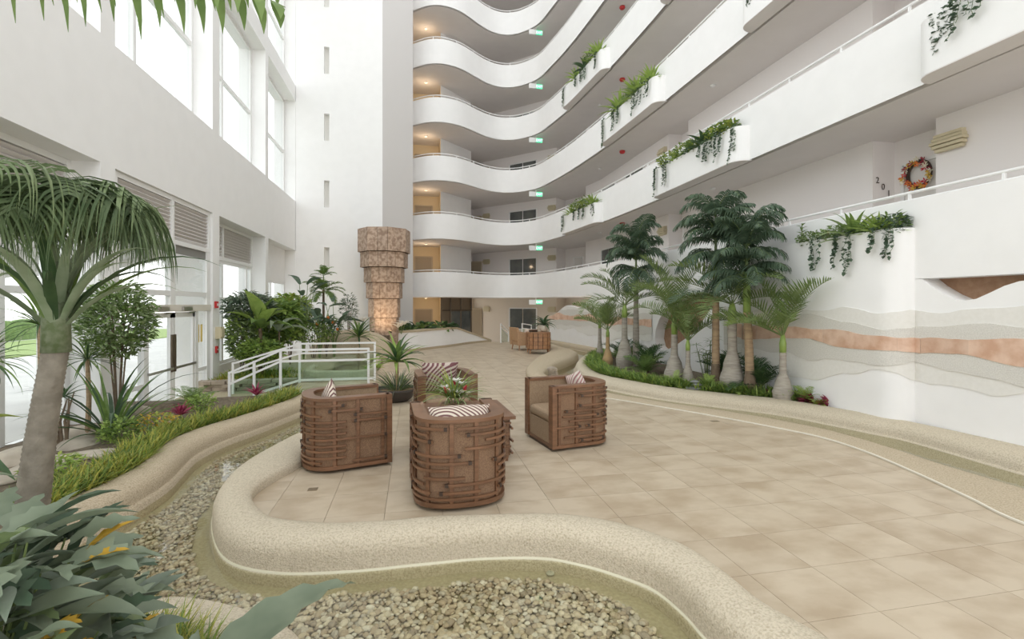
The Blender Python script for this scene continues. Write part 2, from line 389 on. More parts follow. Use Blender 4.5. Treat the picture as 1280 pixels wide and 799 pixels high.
# corridor floor at ground level and garden soil
st(MB().prism([(2.2,22.3),(3.4,23.0),(5.1,23.0),(7.3,22.6),(13,22),(13,33),(-1,33),(-1,23.6)], -.55, -.45).build('floor', BEIGE), 'beige floor of the ground level corridor')
# soils
s1 = MB(); s1.prism([(x, y) for x, y in i_in[20:]]+[(7.2,16.8),(7.2,6.0)], -.2, .09); s1.build('palm_bed_soil', SOIL)
st(bpy.data.objects['palm_bed_soil'], 'dark soil of the palm bed')
s2 = MB(); rows = []
for k in range(len(l_in)):
    x, y = l_in[k]; rows.append([(x+(-5.3-x)*t, y+0.0, .09+(-.0)*t+.06*nz(x*2+t*3, y*2)-(.12*t if y < 9 else 0)) for t in (0, .1, .25, .4, .6, .8, 1)])
s2.grid(rows); st(s2.build('garden_bed_soil', SOIL, smooth=True), 'stony soil of the long garden bed')
s3 = MB(); s3.prism([(x, y) for x, y in n_in]+[(-3.0,-1)], -.2, .08); st(s3.build('near_bed_soil', SOIL), 'soil of the nearest planting bed')
st(MB().box(-5.3, -2.6, 9.6, 12.4, -.5, -.4).build('floor', mat('entry_floor', (.60,.54,.45), .6)), 'tan entry floor inside the glass doors')
st(MB().box(-5.3, -4.0, -2.5, 2.2, -.2, .05).build('garden_bed_soil', SOIL))
# steps down to the entry door
stp = structure('entry_steps', 'short flight of steps down to the entry doors')
for k in range(3):
    MB().box(-2.6-.3*(k+1), -2.6-.3*k, 10.15, 11.8, -.42, -.1*(k+1)).build('step', CURB, stp)
# ------------------------------------------------------------------ pebbles
random.seed(3)
spoly = [(-3.15,2.9),(-2.85,3.7),(-2.6,4.3),(-2.42,5.0),(-2.36,5.6),(-2.45,6.2),(-2.5,6.7),(-2.38,7.1),(-2.1,7.7),(-1.75,8.9),(-1.4,9.1),(-1.48,8.2),(-1.6,7.4),(-1.9,6.8),(-2.1,6.0),(-2.01,5.4),(-1.96,4.9),(-1.80,4.38),(-1.57,3.93),(-1.28,3.66),(-.9,3.49),(-.45,3.46),(.15,3.42),(.55,3.44),(.92,3.34),(1.15,3.2),(1.32,3.04),(1.42,2.8),(1.46,2.55),(1.45,2.3),(1.5,1.8),(1.6,1.2),(-.3,1.2),(-.3,1.9),(-.36,2.4),(-.52,2.75),(-.75,2.96),(-1.0,3.12),(-1.3,3.25),(-1.9,3.2),(-2.45,2.88),(-2.9,2.4)]
def peb_mesh(seed, sub):
    import bmesh
    bm = bmesh.new(); bmesh.ops.create_icosphere(bm, subdivisions=sub, radius=1)
    rr = random.Random(seed); ax, ay, az = rr.uniform(.8, 1.25), rr.uniform(.65, .95), rr.uniform(.42, .6)
    for v in bm.verts:
        k = 1+.22*noise.noise(v.co*1.1+Vector((seed*7.3, 0, 0))); v.co = Vector((v.co.x*ax*k, v.co.y*ay*k, v.co.z*az*k))
    V = np.array([v.co[:] for v in bm.verts]); F = np.array([[v.index for v in f.verts] for f in bm.faces]); bm.free(); return V, F
PEBC = [(0.60,0.50,0.38),(0.48,0.38,0.28),(0.70,0.61,0.50),(0.38,0.31,0.24),(0.54,0.48,0.41),(0.76,0.70,0.62)]
PEBM = [mat('pebble_%s' % n, tuple(v*1.0 for v in c), 0.5, tuple(v*.78 for v in c), 40, spec=0.5) for n, c in zip(('sand','brown','cream','umber','grey','chalk'), PEBC)]
P1 = [peb_mesh(k, 2) for k in range(6)]; P0 = [peb_mesh(k, 1) for k in range(6)]
pts = []
gx = 0.034
yy = 1.2; row = 0
while yy < 9.1:
    xx = -3.2+(row % 2)*gx/2
    while xx < 1.7:
        px_, py_ = xx+random.uniform(-.011, .011), yy+random.uniform(-.011, .011)
        if inside((px_, py_), spoly):
            d = px_*.1983+py_*.9801; l = px_*.9801-py_*.1983
            if abs(l/max(d, .1)) < 1.15 and d > 1.6: pts.append((d, px_, py_))
        xx += gx
    yy += gx*.9*(1 if yy < 5 else 1.25); row += 1
# keep dense near, all sizes
pts.sort()
def peb_xf():
    return random.uniform(0, 2*pi), random.uniform(-.35, .35), random.uniform(-.35, .35), random.choice((.015, .017, .02, .022, .025, .03))
pmesh = [[None]*6 for _ in range(6)]
nb = 0; Vs = []; Fs = []; Ms = []; off = 0
for n, (d, x, y) in enumerate(pts):
    a, b, c, r = peb_xf(); k = random.randrange(6); mi = random.choices(range(6), (5, 4, 4, 2, 3, 1.5))[0]
    z = -.2+r*.42+random.uniform(0, .012)
    if n < 296:
        if pmesh[k][mi] is None: pmesh[k][mi] = npmesh('pebble', P1[k][0], P1[k][1], PEBM[mi], smooth=True)
        o = link('pebble', pmesh[k][mi], bed, (x, y, z), (b, c, a), (r,)*3)
    else:
        V, F = (P1 if d < 3.2 else P0)[k]
        M = (Matrix.Translation((x, y, z)) @ Matrix.Rotation(a, 4, 'Z') @ Matrix.Rotation(b, 4, 'X') @ Matrix.Diagonal((r, r, r, 1)))
        M = np.array(M); W_ = V @ M[:3, :3].T+M[:3, 3]
        Vs.append(W_); Fs.append(F+off); off += len(V); Ms += [mi]*len(F)
me = npmesh('pebble_bed', np.concatenate(Vs), np.concatenate(Fs), PEBM, Ms, smooth=True)
tag(link('pebble_bed', me, bed), kind='stuff')
pts2 = []
for _ in range(2600):
    y = random.uniform(3.2, 7.6); x = random.uniform(5.0, 6.7)
    j = min(range(len(r_out)), key=lambda q: abs(r_out[q][1]-y)); j2 = min(range(len(i_out)), key=lambda q: abs(i_out[q][1]-y))
    if r_out[j][0]+.1 < x < i_out[j2][0]-.18: pts2.append((x, y))
Vs = []; Fs = []; Ms = []; off = 0
for x, y in pts2:
    a, b, c, r = peb_xf(); k = random.randrange(6); M = np.array(Matrix.Translation((x, y, -.2+r*.4)) @ Matrix.Rotation(a, 4, 'Z') @ Matrix.Diagonal((r, r, r, 1)))
    V, F = P0[k]; Vs.append(V @ M[:3, :3].T+M[:3, 3]); Fs.append(F+off); off += len(V); Ms += [random.randrange(5)]*len(F)
tag(link('pebble_bed', npmesh('pebble_bed', np.concatenate(Vs), np.concatenate(Fs), PEBM, Ms, smooth=True), bed), kind='stuff')
jet = MB().lathe([(.028,0),(.03,.008),(.02,.014),(.012,.014),(.01,.008),(.0005,.008)], 16, (.98,3.42,-.19)).build('water_jet', mat('jet_plastic', (.45,.44,.36), .4))
tag(jet, 'small round fitting in the stream bed below the near curb', 'fitting')
tag(MB().box(-1.02,-.93,4.93,5.01,0,.003).build('floor_outlet', mat('outlet_metal', (.36,.29,.2), .4, metal=.6)), 'small square brass outlet cover in the tiles near the left curb', 'outlet')
tag(MB().box(4.47,4.60,6.60,6.68,0,.003).build('floor_outlet', MATS['outlet_metal']), 'small brass outlet cover in the tiles near the right curb', 'outlet')
# ================================================================== BALCONIES
STOR = 2.75
def soff(k): return 2.17+STOR*(k-1)       # underside of parapet k (k = 1 is the second storey)
def ptop(k): return 3.32+STOR*(k-1)
def rtop(k): return 3.46+STOR*(k-1)
CV = [(-.12,23.55),(.05,23.4),(.6,22.98),(1.2,22.82),(1.8,22.95),(2.33,23.25),(3.17,24.0),(3.7,24.4),(4.25,24.63),(4.8,24.62),(5.4,24.28),(6.05,23.4),(6.35,22.1),(6.62,20.4),(6.8,18.6),(6.95,16.4),(7.02,14.5),(7.05,13.3)]
cvs = [(p.x, p.y) for p in resample(CV, 90)]+[(7.05, 12.0), (7.05, 9.0), (7.05, 5.5), (7.05, -2.5)]
def curve_offset(P, d):
    out = []
    for i, p in enumerate(P):
        a = P[max(i-1, 0)]; b = P[min(i+1, len(P)-1)]; tx, ty = b[0]-a[0], b[1]-a[1]; L = math.hypot(tx, ty) or 1
        out.append((p[0]-ty/L*d, p[1]+tx/L*d))
    return out
cin = curve_offset(cvs, .14)    # corridor side
INNER = [(8.55,-2.5),(8.55,-.2),(9.05,-.2),(9.05,.9),(8.55,.9),(8.55,6.47),(9.05,6.47),(9.05,7.6),(8.55,7.6),(8.55,13.9),(9.05,13.9),(9.05,15.1),(8.55,15.1),(8.55,21.2),(8.3,22.6),(9.1,24.4),(8.3,25.9),(7.6,25.3),(4.05,28.8),(3.5,29.5),(3.1,29.2),(3.1,26.9),(1.3,25.1),(1.3,26.4),(-.4,26.4)]
FLB = [(13,-2.5),(13,33),(-.6,33),(-.6,23.9)]
tri_fl = cin+FLB
BUL = {1: [(5.62,9.1)], 2: [(-1.6,5.45),(9.1,12.95),(17.0,20.4)], 3: [(1.9,9.1),(12.65,16.7)], 4: [(9.2,12.6),(16.4,20.3)], 5: [], 6: [], 7: [], 8: []}
def parx(y):
    for a, b in zip(cvs, cvs[1:]):
        if min(a[1], b[1]) <= y <= max(a[1], b[1]) and y < 22.5: return a[0]+(b[0]-a[0])*(y-a[1])/((b[1]-a[1]) or 1)
    return 7.05
def bulge_line(y0, y1, pr=.30, r=.28):
    out = [(parx(y0)+.05, y0)]
    for j in range(0, 7):
        t = j/6*pi/2; out.append((parx(y0)-pr*math.sin(t), y0+r*(1-math.cos(t))))
    n = 12
    for j in range(1, n):
        y = y0+r+(y1-y0-2*r)*j/n; out.append((parx(y)-pr, y))
    for j in range(0, 7):
        t = pi/2-j/6*pi/2; out.append((parx(y1)-pr*math.sin(t), y1-r*(1-math.cos(t))))
    out.append((parx(y1)+.05, y1)); return out
names = ['second','third','fourth','fifth','sixth','seventh','eighth','ninth']
PLANT_SPOTS = []
for k in range(1, 9):
    nm = names[k-1]; z0, z1, zr = soff(k), ptop(k), rtop(k)
    # slab (storey floor) and parapet
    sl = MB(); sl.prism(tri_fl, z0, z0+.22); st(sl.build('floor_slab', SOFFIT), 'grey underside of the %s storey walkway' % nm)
    pb = MB(); rows = []
    for a, b in zip(cvs, cin): rows.append([(a[0], a[1], z0-.005), (a[0], a[1], z1), (b[0], b[1], z1), (b[0], b[1], z0+.2)])
    pb.grid(rows)
    par = structure('balcony_parapet', 'curving white solid parapet of the %s storey walkway' % nm)
    autosmooth(pb.build('parapet_wall', WHITE, par), 40)
    for (y0, y1) in BUL[k]:
        L = bulge_line(y0, y1); zb = z0-.005 if k > 1 else .0; zt = z0+.74
        mb = MB(); mb.grid([[(x, y, zb), (x, y, zt)] for x, y in L])
        IL = [(min(x+.06, parx(y)+.02), y) for x, y in L]
        mb.grid([[(a[0], a[1], zt), (b[0], b[1], zt), (b[0], b[1], zt-.12)] for a, b in zip(L, IL)])
        pbx = autosmooth(mb.build('planter_box', WHITE, par, fix=False), 40)
        if k > 1:
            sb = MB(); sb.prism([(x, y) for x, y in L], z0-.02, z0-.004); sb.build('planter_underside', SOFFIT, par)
        so = MB(); so.prism([(x, y) for x, y in IL], zt-.16, zt-.09); so.build('planter_soil', SOIL, par)
        PLANT_SPOTS.append((k, y0, y1, zt))
    # railing
    rl = structure('balcony_railing', 'white tube rail on the %s storey parapet' % nm)
    mid = curve_offset(cvs, .06)
    MB().tube([(x, y, zr-.022) for x, y in mid], .022, 8).build('top_rail', TRIM, rl, smooth=True)
    MB().tube([(x, y, z1+.012) for x, y in mid], .014, 6).build('base_rail', TRIM, rl, smooth=True)
    acc = 0; pm = None
    for a, b in zip(mid, mid[1:]):
        L = math.hypot(b[0]-a[0], b[1]-a[1])
        s_ = 1.15-acc
        while s_ < L:
            t = s_/L; p = (a[0]+(b[0]-a[0])*t, a[1]+(b[1]-a[1])*t)
            if pm is None:
                pm = MB().box(-.016,.016,-.016,.016,0,.13).build('post', TRIM, rl).data; bpy.data.objects.remove([o for o in rl.children if o.name.startswith('post')][0])
            link('post', pm, rl, (p[0], p[1], z1)); s_ += 1.15
        acc = (L-(s_-1.15))
    # inner corridor wall of this storey
    w = MB(); zc = soff(k+1)
    rows = [[(x, y, z0+.22), (x, y, zc)] for x, y in INNER[:-4]]
    w.grid(rows); ob = w.build('wall_corridor', CORR); st(ob, 'inner wall of the %s storey walkway' % nm)
    w = MB(); w.grid([[(x, y, z0+.22), (x, y, zc)] for x, y in INNER[-5:-2]]); st(w.build('wall_corridor', WHITE), 'grey-white stair enclosure of the %s storey' % nm)
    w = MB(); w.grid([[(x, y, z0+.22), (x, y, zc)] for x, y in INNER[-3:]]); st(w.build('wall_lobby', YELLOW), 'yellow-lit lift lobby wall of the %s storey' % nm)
# ground storey inner walls
G = MB(); G.grid([[(x, y, -.5), (x, y, soff(1))] for x, y in [(8.0,15.0),(8.3,22.6),(8.3,25.9),(7.6,25.3),(4.05,28.8),(3.5,29.5),(3.1,29.2)]]); st(G.build('wall_corridor', BEIGE), 'beige inner wall of the ground storey')
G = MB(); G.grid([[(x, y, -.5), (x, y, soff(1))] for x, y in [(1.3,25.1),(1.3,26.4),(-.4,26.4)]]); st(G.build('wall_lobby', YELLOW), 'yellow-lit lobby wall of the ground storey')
# brown glazed entrance in place of the stair enclosure at ground level
ge = structure('door_1', 'brown framed glazed entrance beside the lobby on the ground storey')
A_ = Vector((1.3,25.1,0)); B_ = Vector((3.1,26.9,0)); D_ = (B_-A_).normalized(); Nn = Vector((D_.y, -D_.x, 0))
def gp(u, z, w=0): p = A_+D_*u+Nn*w; return (p.x, p.y, z)
LG = (B_-A_).length
mb = MB(); mb.add([gp(0,-.5), gp(LG,-.5), gp(LG,soff(1)), gp(0,soff(1))], [(0,1,2,3)]); mb.build('panel_wall', BROWNP, ge)
for u in (0.03, .75, 1.6, LG-.03): MB().bar(gp(u,-.5,.04), gp(u,soff(1),.04), .06, .06).build('frame_post', mat('bronze', (.12,.09,.06), .4, metal=.4), ge)
for u0, u1 in ((.8,1.55),(1.65,2.45)):
    mb = MB(); mb.add([gp(u0,-.4,.03), gp(u1,-.4,.03), gp(u1,1.45,.03), gp(u0,1.45,.03)], [(0,1,2,3)]); mb.build('pane', DARKG, ge)
MB().bar(gp(0,1.5,.05), gp(LG,1.5,.05), .06, .07).build('frame_head', MATS['bronze'], ge)
# windows / doors on inner walls
def on_seg(A, B, u0, u1, z0, z1, off=.03):
    a = Vector((A[0], A[1], 0)); b = Vector((B[0], B[1], 0)); d = (b-a).normalized(); n = Vector((-d.y, d.x, 0)); L = (b-a).length
    return a, d, n, L
def window_on(name, A, B, u0, u1, z0, z1, label, panes=2, gm=None, fm_=None, side=1, door=False):
    a, d, n, L = on_seg(A, B, u0, u1, z0, z1); n = n*side
    t = structure(name, label); s0, s1 = u0*L, u1*L
    def P(s, z, w): q = a+d*s+n*w; return (q.x, q.y, z)
    fm_ = fm_ or TRIM
    for s in (s0, s1): MB().bar(P(s,z0,.03), P(s,z1,.03), .06, .06).build('frame_side', fm_, t)
    MB().bar(P(s0,z1,.03), P(s1,z1,.03), .06, .06).build('frame_head', fm_, t)
    if not door: MB().bar(P(s0,z0,.03), P(s1,z0,.03), .06, .06).build('frame_sill', fm_, t)
    for i in range(panes):
        x0 = s0+(s1-s0)*i/panes+.03; x1 = s0+(s1-s0)*(i+1)/panes-.03
        v = [P(x0,z0+.02,.012), P(x1,z0+.02,.012), P(x1,z1-.03,.012), P(x0,z1-.03,.012), P(x0,z0+.02,.03), P(x1,z0+.02,.03), P(x1,z1-.03,.03), P(x0,z1-.03,.03)]
        MB().add(v, [(0,1,2,3),(4,5,6,7),(0,1,5,4),(1,2,6,5),(2,3,7,6),(3,0,4,7)]).build('pane' if not door else 'door_leaf', gm or DARKG, t)
    return t
wn = 20
for k in range(0, 8):
    zf = soff(k)+.22 if k else -.45; nm = (['ground']+names)[k]
    window_on('window_%d' % wn, (4.05,28.8), (7.6,25.3), .384, .751, zf+.85, zf+1.95+.1, 'dark two-pane window on the diagonal corridor wall of the %s storey' % nm, side=-1); wn += 1
    if k:
        window_on('window_%d' % wn, (8.55,21.2), (8.55,15.1), .02, .28, zf+.75, zf+1.95, 'dark window past the curve on the %s storey' % nm, side=-1); wn += 1
        window_on('window_%d' % wn, (8.55,21.2), (8.55,15.1), .45, .71, zf+.75, zf+1.95, 'dark window on the straight walkway of the %s storey' % nm, side=-1); wn += 1
        window_on('door_%d' % wn, (8.3,25.9), (9.1,24.4), .41, .79, zf, zf+2.0, 'pale apartment door in the far recess of the %s storey' % nm, 1, DOORW, TRIM, side=-1, door=True); wn += 1
        for (ya, yb) in ((6.55,7.42),(14.05,14.95)):
            window_on('door_%d' % wn, (9.05,ya), (9.05,yb), 0.02, .98, zf, zf+2.03, 'white apartment door in the %s alcove of the %s storey' % ('near' if ya < 10 else 'middle', nm), 1, DOORW, TRIM, side=1, door=True); wn += 1
    window_on('door_%d' % wn, (.0,26.4), (.92,26.4), 0, 1, zf, zf+2.0, 'tan lift door in the lobby of the %s storey' % nm, 1 , DOORB, mat('tan_frame', (.5,.42,.3), .5), side=-1, door=True); wn += 1
    window_on('door_%d' % wn, (3.1,29.2), (4.05,28.8), .1, .9, zf, zf+2.0, 'brown service door behind the stair enclosure of the %s storey' % nm, 1, DOORB, MATS['tan_frame'], side=-1, door=True); wn += 1
# corridor and lobby lamps (small ceiling fittings with their own light)
warm = mat('warm_diffuser', (1,.85,.6), .5, emit=(1,.78,.52), strength=1.2)
for k in range(0, 8):
    zc = soff(k+1); nm = (['ground']+names)[k]
    t = thing('ceiling_lamp', 'small round ceiling lamp in the lift lobby of the %s storey' % nm, 'lamp', (.55,24.9,zc), group='lobby ceiling lamps')
    MB().lathe([(.09,0),(.09,-.03),(.07,-.04)], 14).build('housing', TRIM, t, smooth=True)
    MB().lathe([(.065,-.04),(.05,-.055),(.001,-.06)], 12).build('diffuser', warm, t, smooth=True)
    ld = bpy.data.lights.new('lobby_light', 'POINT'); ld.energy = 9; ld.color = (1,.74,.48); ld.shadow_soft_size = .08
    lo = bpy.data.objects.new('lobby_light', ld); COL.objects.link(lo); lo.location = (.55,24.9,zc-.5)
# ================================================================== RIGHT WALL (mural)
def yz(x): return lambda u, v, w: (x+w, u, v)
nicheR = [(5.52,2.17),(5.40,2.06),(5.22,1.94),(5.08,1.87),(4.98,1.855),(4.85,1.875),(4.7,1.95),(4.55,2.03),(4.40,2.08),(4.2,2.1),(3.9,2.08),(3.6,2.0),(3.3,1.98),(3.0,2.06),(2.8,2.17)]
nicheL = [(10.25,2.1),(10.2,1.97),(10.5,1.7),(10.85,1.35),(11.25,1.05),(11.75,.83),(12.2,.62),(12.65,.5),(12.95,.47),(13.15,.56),(13.25,.78),(13.2,1.05),(13.0,1.35),(12.7,1.62),(12.3,1.85),(11.8,2.0),(11.2,2.08),(10.7,2.11)]
wr = MB()
wr.prism([(-2.5,-.3),(14.5,-.3),(14.5,2.17),(-2.5,2.17)], 0, .30, holes=[[(p[0], p[1]-(.003 if p[1] > 2.16 else 0)) for p in nicheR], nicheL], fn=yz(7.05))
st(wr.build('wall_right', WHITE), 'white mural wall along the right side')
mb = MB(); mb.box(7.35, 7.40, 2.3, 14.0, .3, 2.17); st(mb.build('trim_2', NICHE), 'brown back panel inside the wavy wall niches')
# bulging wall below the near planter is part of parapet 2 planter_box; far curved mural wall
far = [(p[0], p[1]) for p in cvs if 14.0 < p[1] < 22.3 and p[0] > 6.3][::-1]
def top_far(y):
    if y < 17.2: return 2.17
    t = (y-17.2)/(22.2-17.2)
    return 2.12-.75*t+.16*math.sin(t*11+.6)*(1-.3*t)
w = MB(); fin = curve_offset(far, -.12)
w.grid([[(a[0], a[1], -.3), (a[0], a[1], top_far(a[1])), (b[0], b[1], top_far(a[1])), (b[0], b[1], -.3)] for a, b in zip(far, fin)])
st(autosmooth(w.build('wall_right', WHITE), 40), 'wavy-topped white mural wall at the far end')
# mural relief strips following the wall line
def wall_line():
    L = [(7.05, -2.4), (7.05, 5.60)]
    out = []
    y = -2.4
    while y < 5.55: out.append((7.05, y)); y += .12
    out.append((7.05, 5.6)); out += [(x, y) for x, y in bulge_line(5.62, 9.1)[1:-1]]
    y = 9.2
    while y < 14: out.append((7.05, y)); y += .15
    out += [(p[0], p[1]) for p in far]
    # densify
    R = [out[0]]
    for p in out[1:]:
        q = R[-1]; L_ = math.hypot(p[0]-q[0], p[1]-q[1]); n = max(1, int(L_/.09))
        for j in range(1, n+1): R.append((q[0]+(p[0]-q[0])*j/n, q[1]+(p[1]-q[1])*j/n))
    return R
WL = wall_line(); mur = structure('wall_mural', 'layered relief bands of pale render and copper-toned panels on the right wall')
acc = [0]
for a, b in zip(WL, WL[1:]): acc.append(acc[-1]+math.hypot(b[0]-a[0], b[1]-a[1]))
def wav(s, seed, amp): return amp*(nz(s*.55, seed)*1.3+nz(s*1.7, seed+5)*.55+nz(s*6, seed+9)*.12)
def strip(zlo, zhi, sl, sh, al, ah, th, m, name, i0, i1):
    n = curve_offset(WL, -1.0)
    mb = MB(); rows = []
    for i in range(i0, i1+1):
        x, y = WL[i]
        dx = x-n[i][0]; dy = y-n[i][1]
        if dx < 0: dx, dy = -dx, -dy
        a = zlo+wav(acc[i], sl, al); b = zhi+wav(acc[i], sh, ah)
        if b < a+.02: b = a+.02
        zt = top_far(y)-.01 if y > 14 else 3
        a = min(a, zt-.02); b = min(b, zt)
        f = (x-dx*th, y-dy*th); g = (x+dx*.01, y+dy*.01)
        rows.append([(g[0], g[1], a), (f[0], f[1], a), (f[0], f[1], b), (g[0], g[1], b)])
    mb.grid(rows); o = mb.build(name, m, mur); return autosmooth(o, 40)
def zone(y0, y1): 
    idx = [i for i, p in enumerate(WL) if y0 <= p[1] <= y1]; return idx[0], idx[-1]
for (y0, y1) in ((-2.4,10.1),(13.35,22.3)):
    i0, i1 = zone(y0, y1)
    strip(.66, 1.72, 3, 11, .26, .16, .010, PALEG, 'pale_band', i0, i1)
    strip(.90, 1.55, 21, 31, .17, .12, .020, ROUGHG, 'rough_band', i0, i1)
    i = i0; rr = random.Random(5)
    while i < i1-1:
        j = min(i1, i+rr.randint(4, 8))
        strip(1.12, 1.37, 41, 51, .10, .10, .026+rr.uniform(0, .006), COPPER, 'copper_panel', i, j); i = j
# curb in front of the far mural
a, b = pair_res([(7.1,16.6),(6.95,17.6),(6.8,19),(6.6,20.5),(6.42,21.8),(6.2,22.6)], [(6.75,17.0),(6.6,17.8),(6.45,19),(6.28,20.5),(6.1,21.8),(5.9,22.6)])
st(curb('planter_curb', a, b, PROFI, CURB), 'narrow curb at the foot of the far mural wall')
# ================================================================== LEFT WALL
lw = MB(); XF, XG, XO = -4.70, -5.16, -5.5
PIERS = [(-3.9,-3.5),(.25,.55),(4.3,4.65),(8.42,8.79),(12.57,12.97),(16.68,16.98)]
YB = 20.64
zs = [(-.45,3.98),(5.95,9.97),(10.58,14.5),(15.2,19.2)]
for (y0, y1) in PIERS: lw.box(XO, XF, y0, y1, -.45, 24)
for (z0, z1) in ((3.98,5.95),(9.97,10.58),(14.5,15.2),(19.2,24)):
    for (ya, yb) in zip([-4]+[p[1] for p in PIERS], [p[0] for p in PIERS]+[YB]): lw.box(XO, XF, ya, yb, z0, z1)
lw.box(XO, XF+.0, YB-.02, YB+.3, -.45, 24)
st(lw.build('wall_left', WHITE), 'white pier and bulkhead wall of the tall glazed left side')
WM = TRIM; wid = 1
def add_win(y0, y1, z0, z1, mull, trans, X=XG, label=None):
    global wid
    t = structure('window_%d' % wid, label); wid += 1
    for y in [y0+.05]+list(mull)+[y1-.05]: MB().box(X-.05, X+.05, y-.05, y+.05, z0, z1).build('mullion', WM, t)
    for z in [z0+.04]+list(trans)+[z1-.04]: MB().box(X-.045, X+.045, y0, y1, z-.05, z+.05).build('transom', WM, t)
    ys = [y0]+list(mull)+[y1]; zz = [z0]+list(trans)+[z1]
    for a, b in zip(ys, ys[1:]):
        for c, d in zip(zz, zz[1:]): MB().box(X-.004, X+.004, a+.04, b-.04, c+.04, d-.04).build('pane', GLASS, t)
    return t
bays = [(-3.5,.25),(.55,4.3),(4.65,8.42),(8.79,12.57),(12.97,16.68),(16.98,20.62)]
bn = ['fifth bay behind the camera','bay beside the camera','bay behind the drooping foreground tree','bay above the entry doors','bay past the entry doors','last bay by the back wall']
for bi, (y0, y1) in enumerate(bays):
    m1 = y0+(y1-y0)*.36
    add_win(y0, y1, 5.95, 9.97, [m1], [7.9], label='tall upper window, first row, %s' % bn[bi])
    add_win(y0, y1, 10.58, 14.5, [m1], [12.4], label='tall upper window, second row, %s' % bn[bi])
    add_win(y0, y1, 15.2, 19.2, [m1], [17.1], label='tall upper window, third row, %s' % bn[bi])
def louvre(y0, y1, z0, z1, X, mid, n=10, label=None):
    t = structure('window_%d' % (60+len([o for o in bpy.data.objects if o.get('label', '').startswith('slatted')])), 'slatted louvre panel '+label)
    for y in (y0+.04, mid, y1-.04): MB().box(X-.05, X+.075, y-.045, y+.045, z0, z1).build('frame_side', TRIM, t)
    for z in (z0+.04, z1-.04): MB().box(X-.045, X+.07, y0, y1, z-.045, z+.045).build('frame_rail', TRIM, t)
    st_ = (z1-z0-.18)/n
    for a, b in ((y0+.085, mid-.045), (mid+.045, y1-.085)):
        me = None
        for i in range(n):
            z = z0+.09+st_*(i+.5)
            if me is None:
                o = MB().add([(X-.03,0,-.045),(X+.045,0,.035),(X+.052,0,.022),(X-.022,0,-.058),(X-.03,b-a,-.045),(X+.045,b-a,.035),(X+.052,b-a,.022),(X-.022,b-a,-.058)],[(0,1,2,3),(4,5,6,7),(0,1,5,4),(1,2,6,5),(2,3,7,6),(3,0,4,7)]).build('slat', LOUV, t); me = o.data; o.location = (0, a, z)
            else: link('slat', me, t, (0, a, z))
    MB().box(X-.09, X-.06, y0+.05, y1-.05, z0+.05, z1-.05).build('backing', mat('louvre_back', (.42,.40,.38), .9), t)
    return t
louvre(8.85, 12.55, 3.03, 3.97, -4.82, 10.78, label='above the entry doors')
for bi in (1, 2, 4, 5):
    y0, y1 = bays[bi]
    if bi != 5: louvre(y0, y1, 3.0, 3.97, XG, y0+(y1-y0)*.36, label=bn[bi])
    if bi < 3: add_win(y0, y1, -.1, 3.0, [y0+(y1-y0)*.36, y0+(y1-y0)*.68], [2.0], label='lower window, %s' % bn[bi])
    elif bi == 4: add_win(y0, y1, .2, 3.0, [y0+(y1-y0)*.36, y1-.45], [1.95], label='lower window, %s' % bn[bi])
    else: add_win(y0, y1, .2, 2.7, [y0+(y1-y0)*.5], [1.7], label='lower window, %s' % bn[bi])
st(MB().box(XG-.06, XG+.06, 16.98, 20.62, 2.7, 3.98).build('wall_left', WHITE), 'white panel over the last lower window')
st(MB().box(XG-.1, XG+.1, 12.97, 20.62, -.45, .2).build('wall_left', WHITE), 'low sill wall under the back garden windows')
st(MB().box(XG-.1, XG+.1, -3.5, 8.42, -.45, -.1).build('wall_left', WHITE), 'low sill wall under the front garden windows')
# door screen at X=-4.75
ds = structure('door_2', 'white framed glass entry screen with double doors'); X = -4.80
def dbar(y0, y1, z0, z1, nm='frame_post', m=TRIM, d=.05): return MB().box(X-d, X+d, y0, y1, z0, z1).build(nm, m, ds)
dbar(8.85,9.0,-.45,3.03); dbar(12.38,12.55,-.45,3.03); dbar(10.68,10.88,1.80,3.03)
dbar(8.85,12.55,1.98,2.08,'frame_rail',TRIM,.045); dbar(8.85,12.55,1.66,1.80,'door_header', mat('header_cream', (.72,.68,.6), .5), .07)
for a, b in ((9.0,10.68),(10.88,12.38)):
    MB().box(X-.004,X+.004,a,b,2.08,2.9).build('pane', GLASS, ds); MB().box(X-.004,X+.004,a,b,1.8,1.98).build('pane', GLASS, ds)
    MB().box(X-.04,X+.02,a,b,2.86,3.03).build('roller_blind', mat('blind_grey', (.24,.235,.22), .8), ds)
dbar(9.72,9.82,-.45,1.66); dbar(11.80,11.92,-.45,1.66)
for a, b in ((9.0,9.72),(11.92,12.38)):
    MB().box(X-.004,X+.004,a,b,-.4,1.66).build('side_pane', GLASS, ds); dbar(a,b,.30,.38,'frame_rail',TRIM,.045)
for a, b, hs in ((9.83,10.80,1),(10.82,11.79,-1)):
    leaf = MB(); leaf.box(X-.03,X+.03,a,a+.09,-.42,1.64).box(X-.03,X+.03,b-.09,b,-.42,1.64).box(X-.03,X+.03,a,b,1.54,1.64).box(X-.03,X+.03,a,b,-.42,-.22)
    lf = leaf.build('door_leaf', TRIM, ds)
    MB().box(X-.004,X+.004,a+.09,b-.09,-.22,1.54).build('pane', GLASS, lf)
    MB().box(X+.04,X+.075,a+.03,b-.03,.50,.55).build('push_bar', mat('brushed_steel', (.55,.54,.52), .3, metal=.9), lf)
    hx = b-.05 if hs == 1 else a+.05
    MB().box(X+.03,X+.06,hx-.025,hx+.025,.45,1.2).build('pull_plate', MATS['bronze'], lf)
    MB().box(X+.07,X+.11,(a+b)/2-.2,(a+b)/2+.2,1.68,1.76).box(X+.08,X+.10,(a+b)/2+.05,(a+b)/2+.32,1.62,1.65).build('closer', MATS['brushed_steel'], lf)
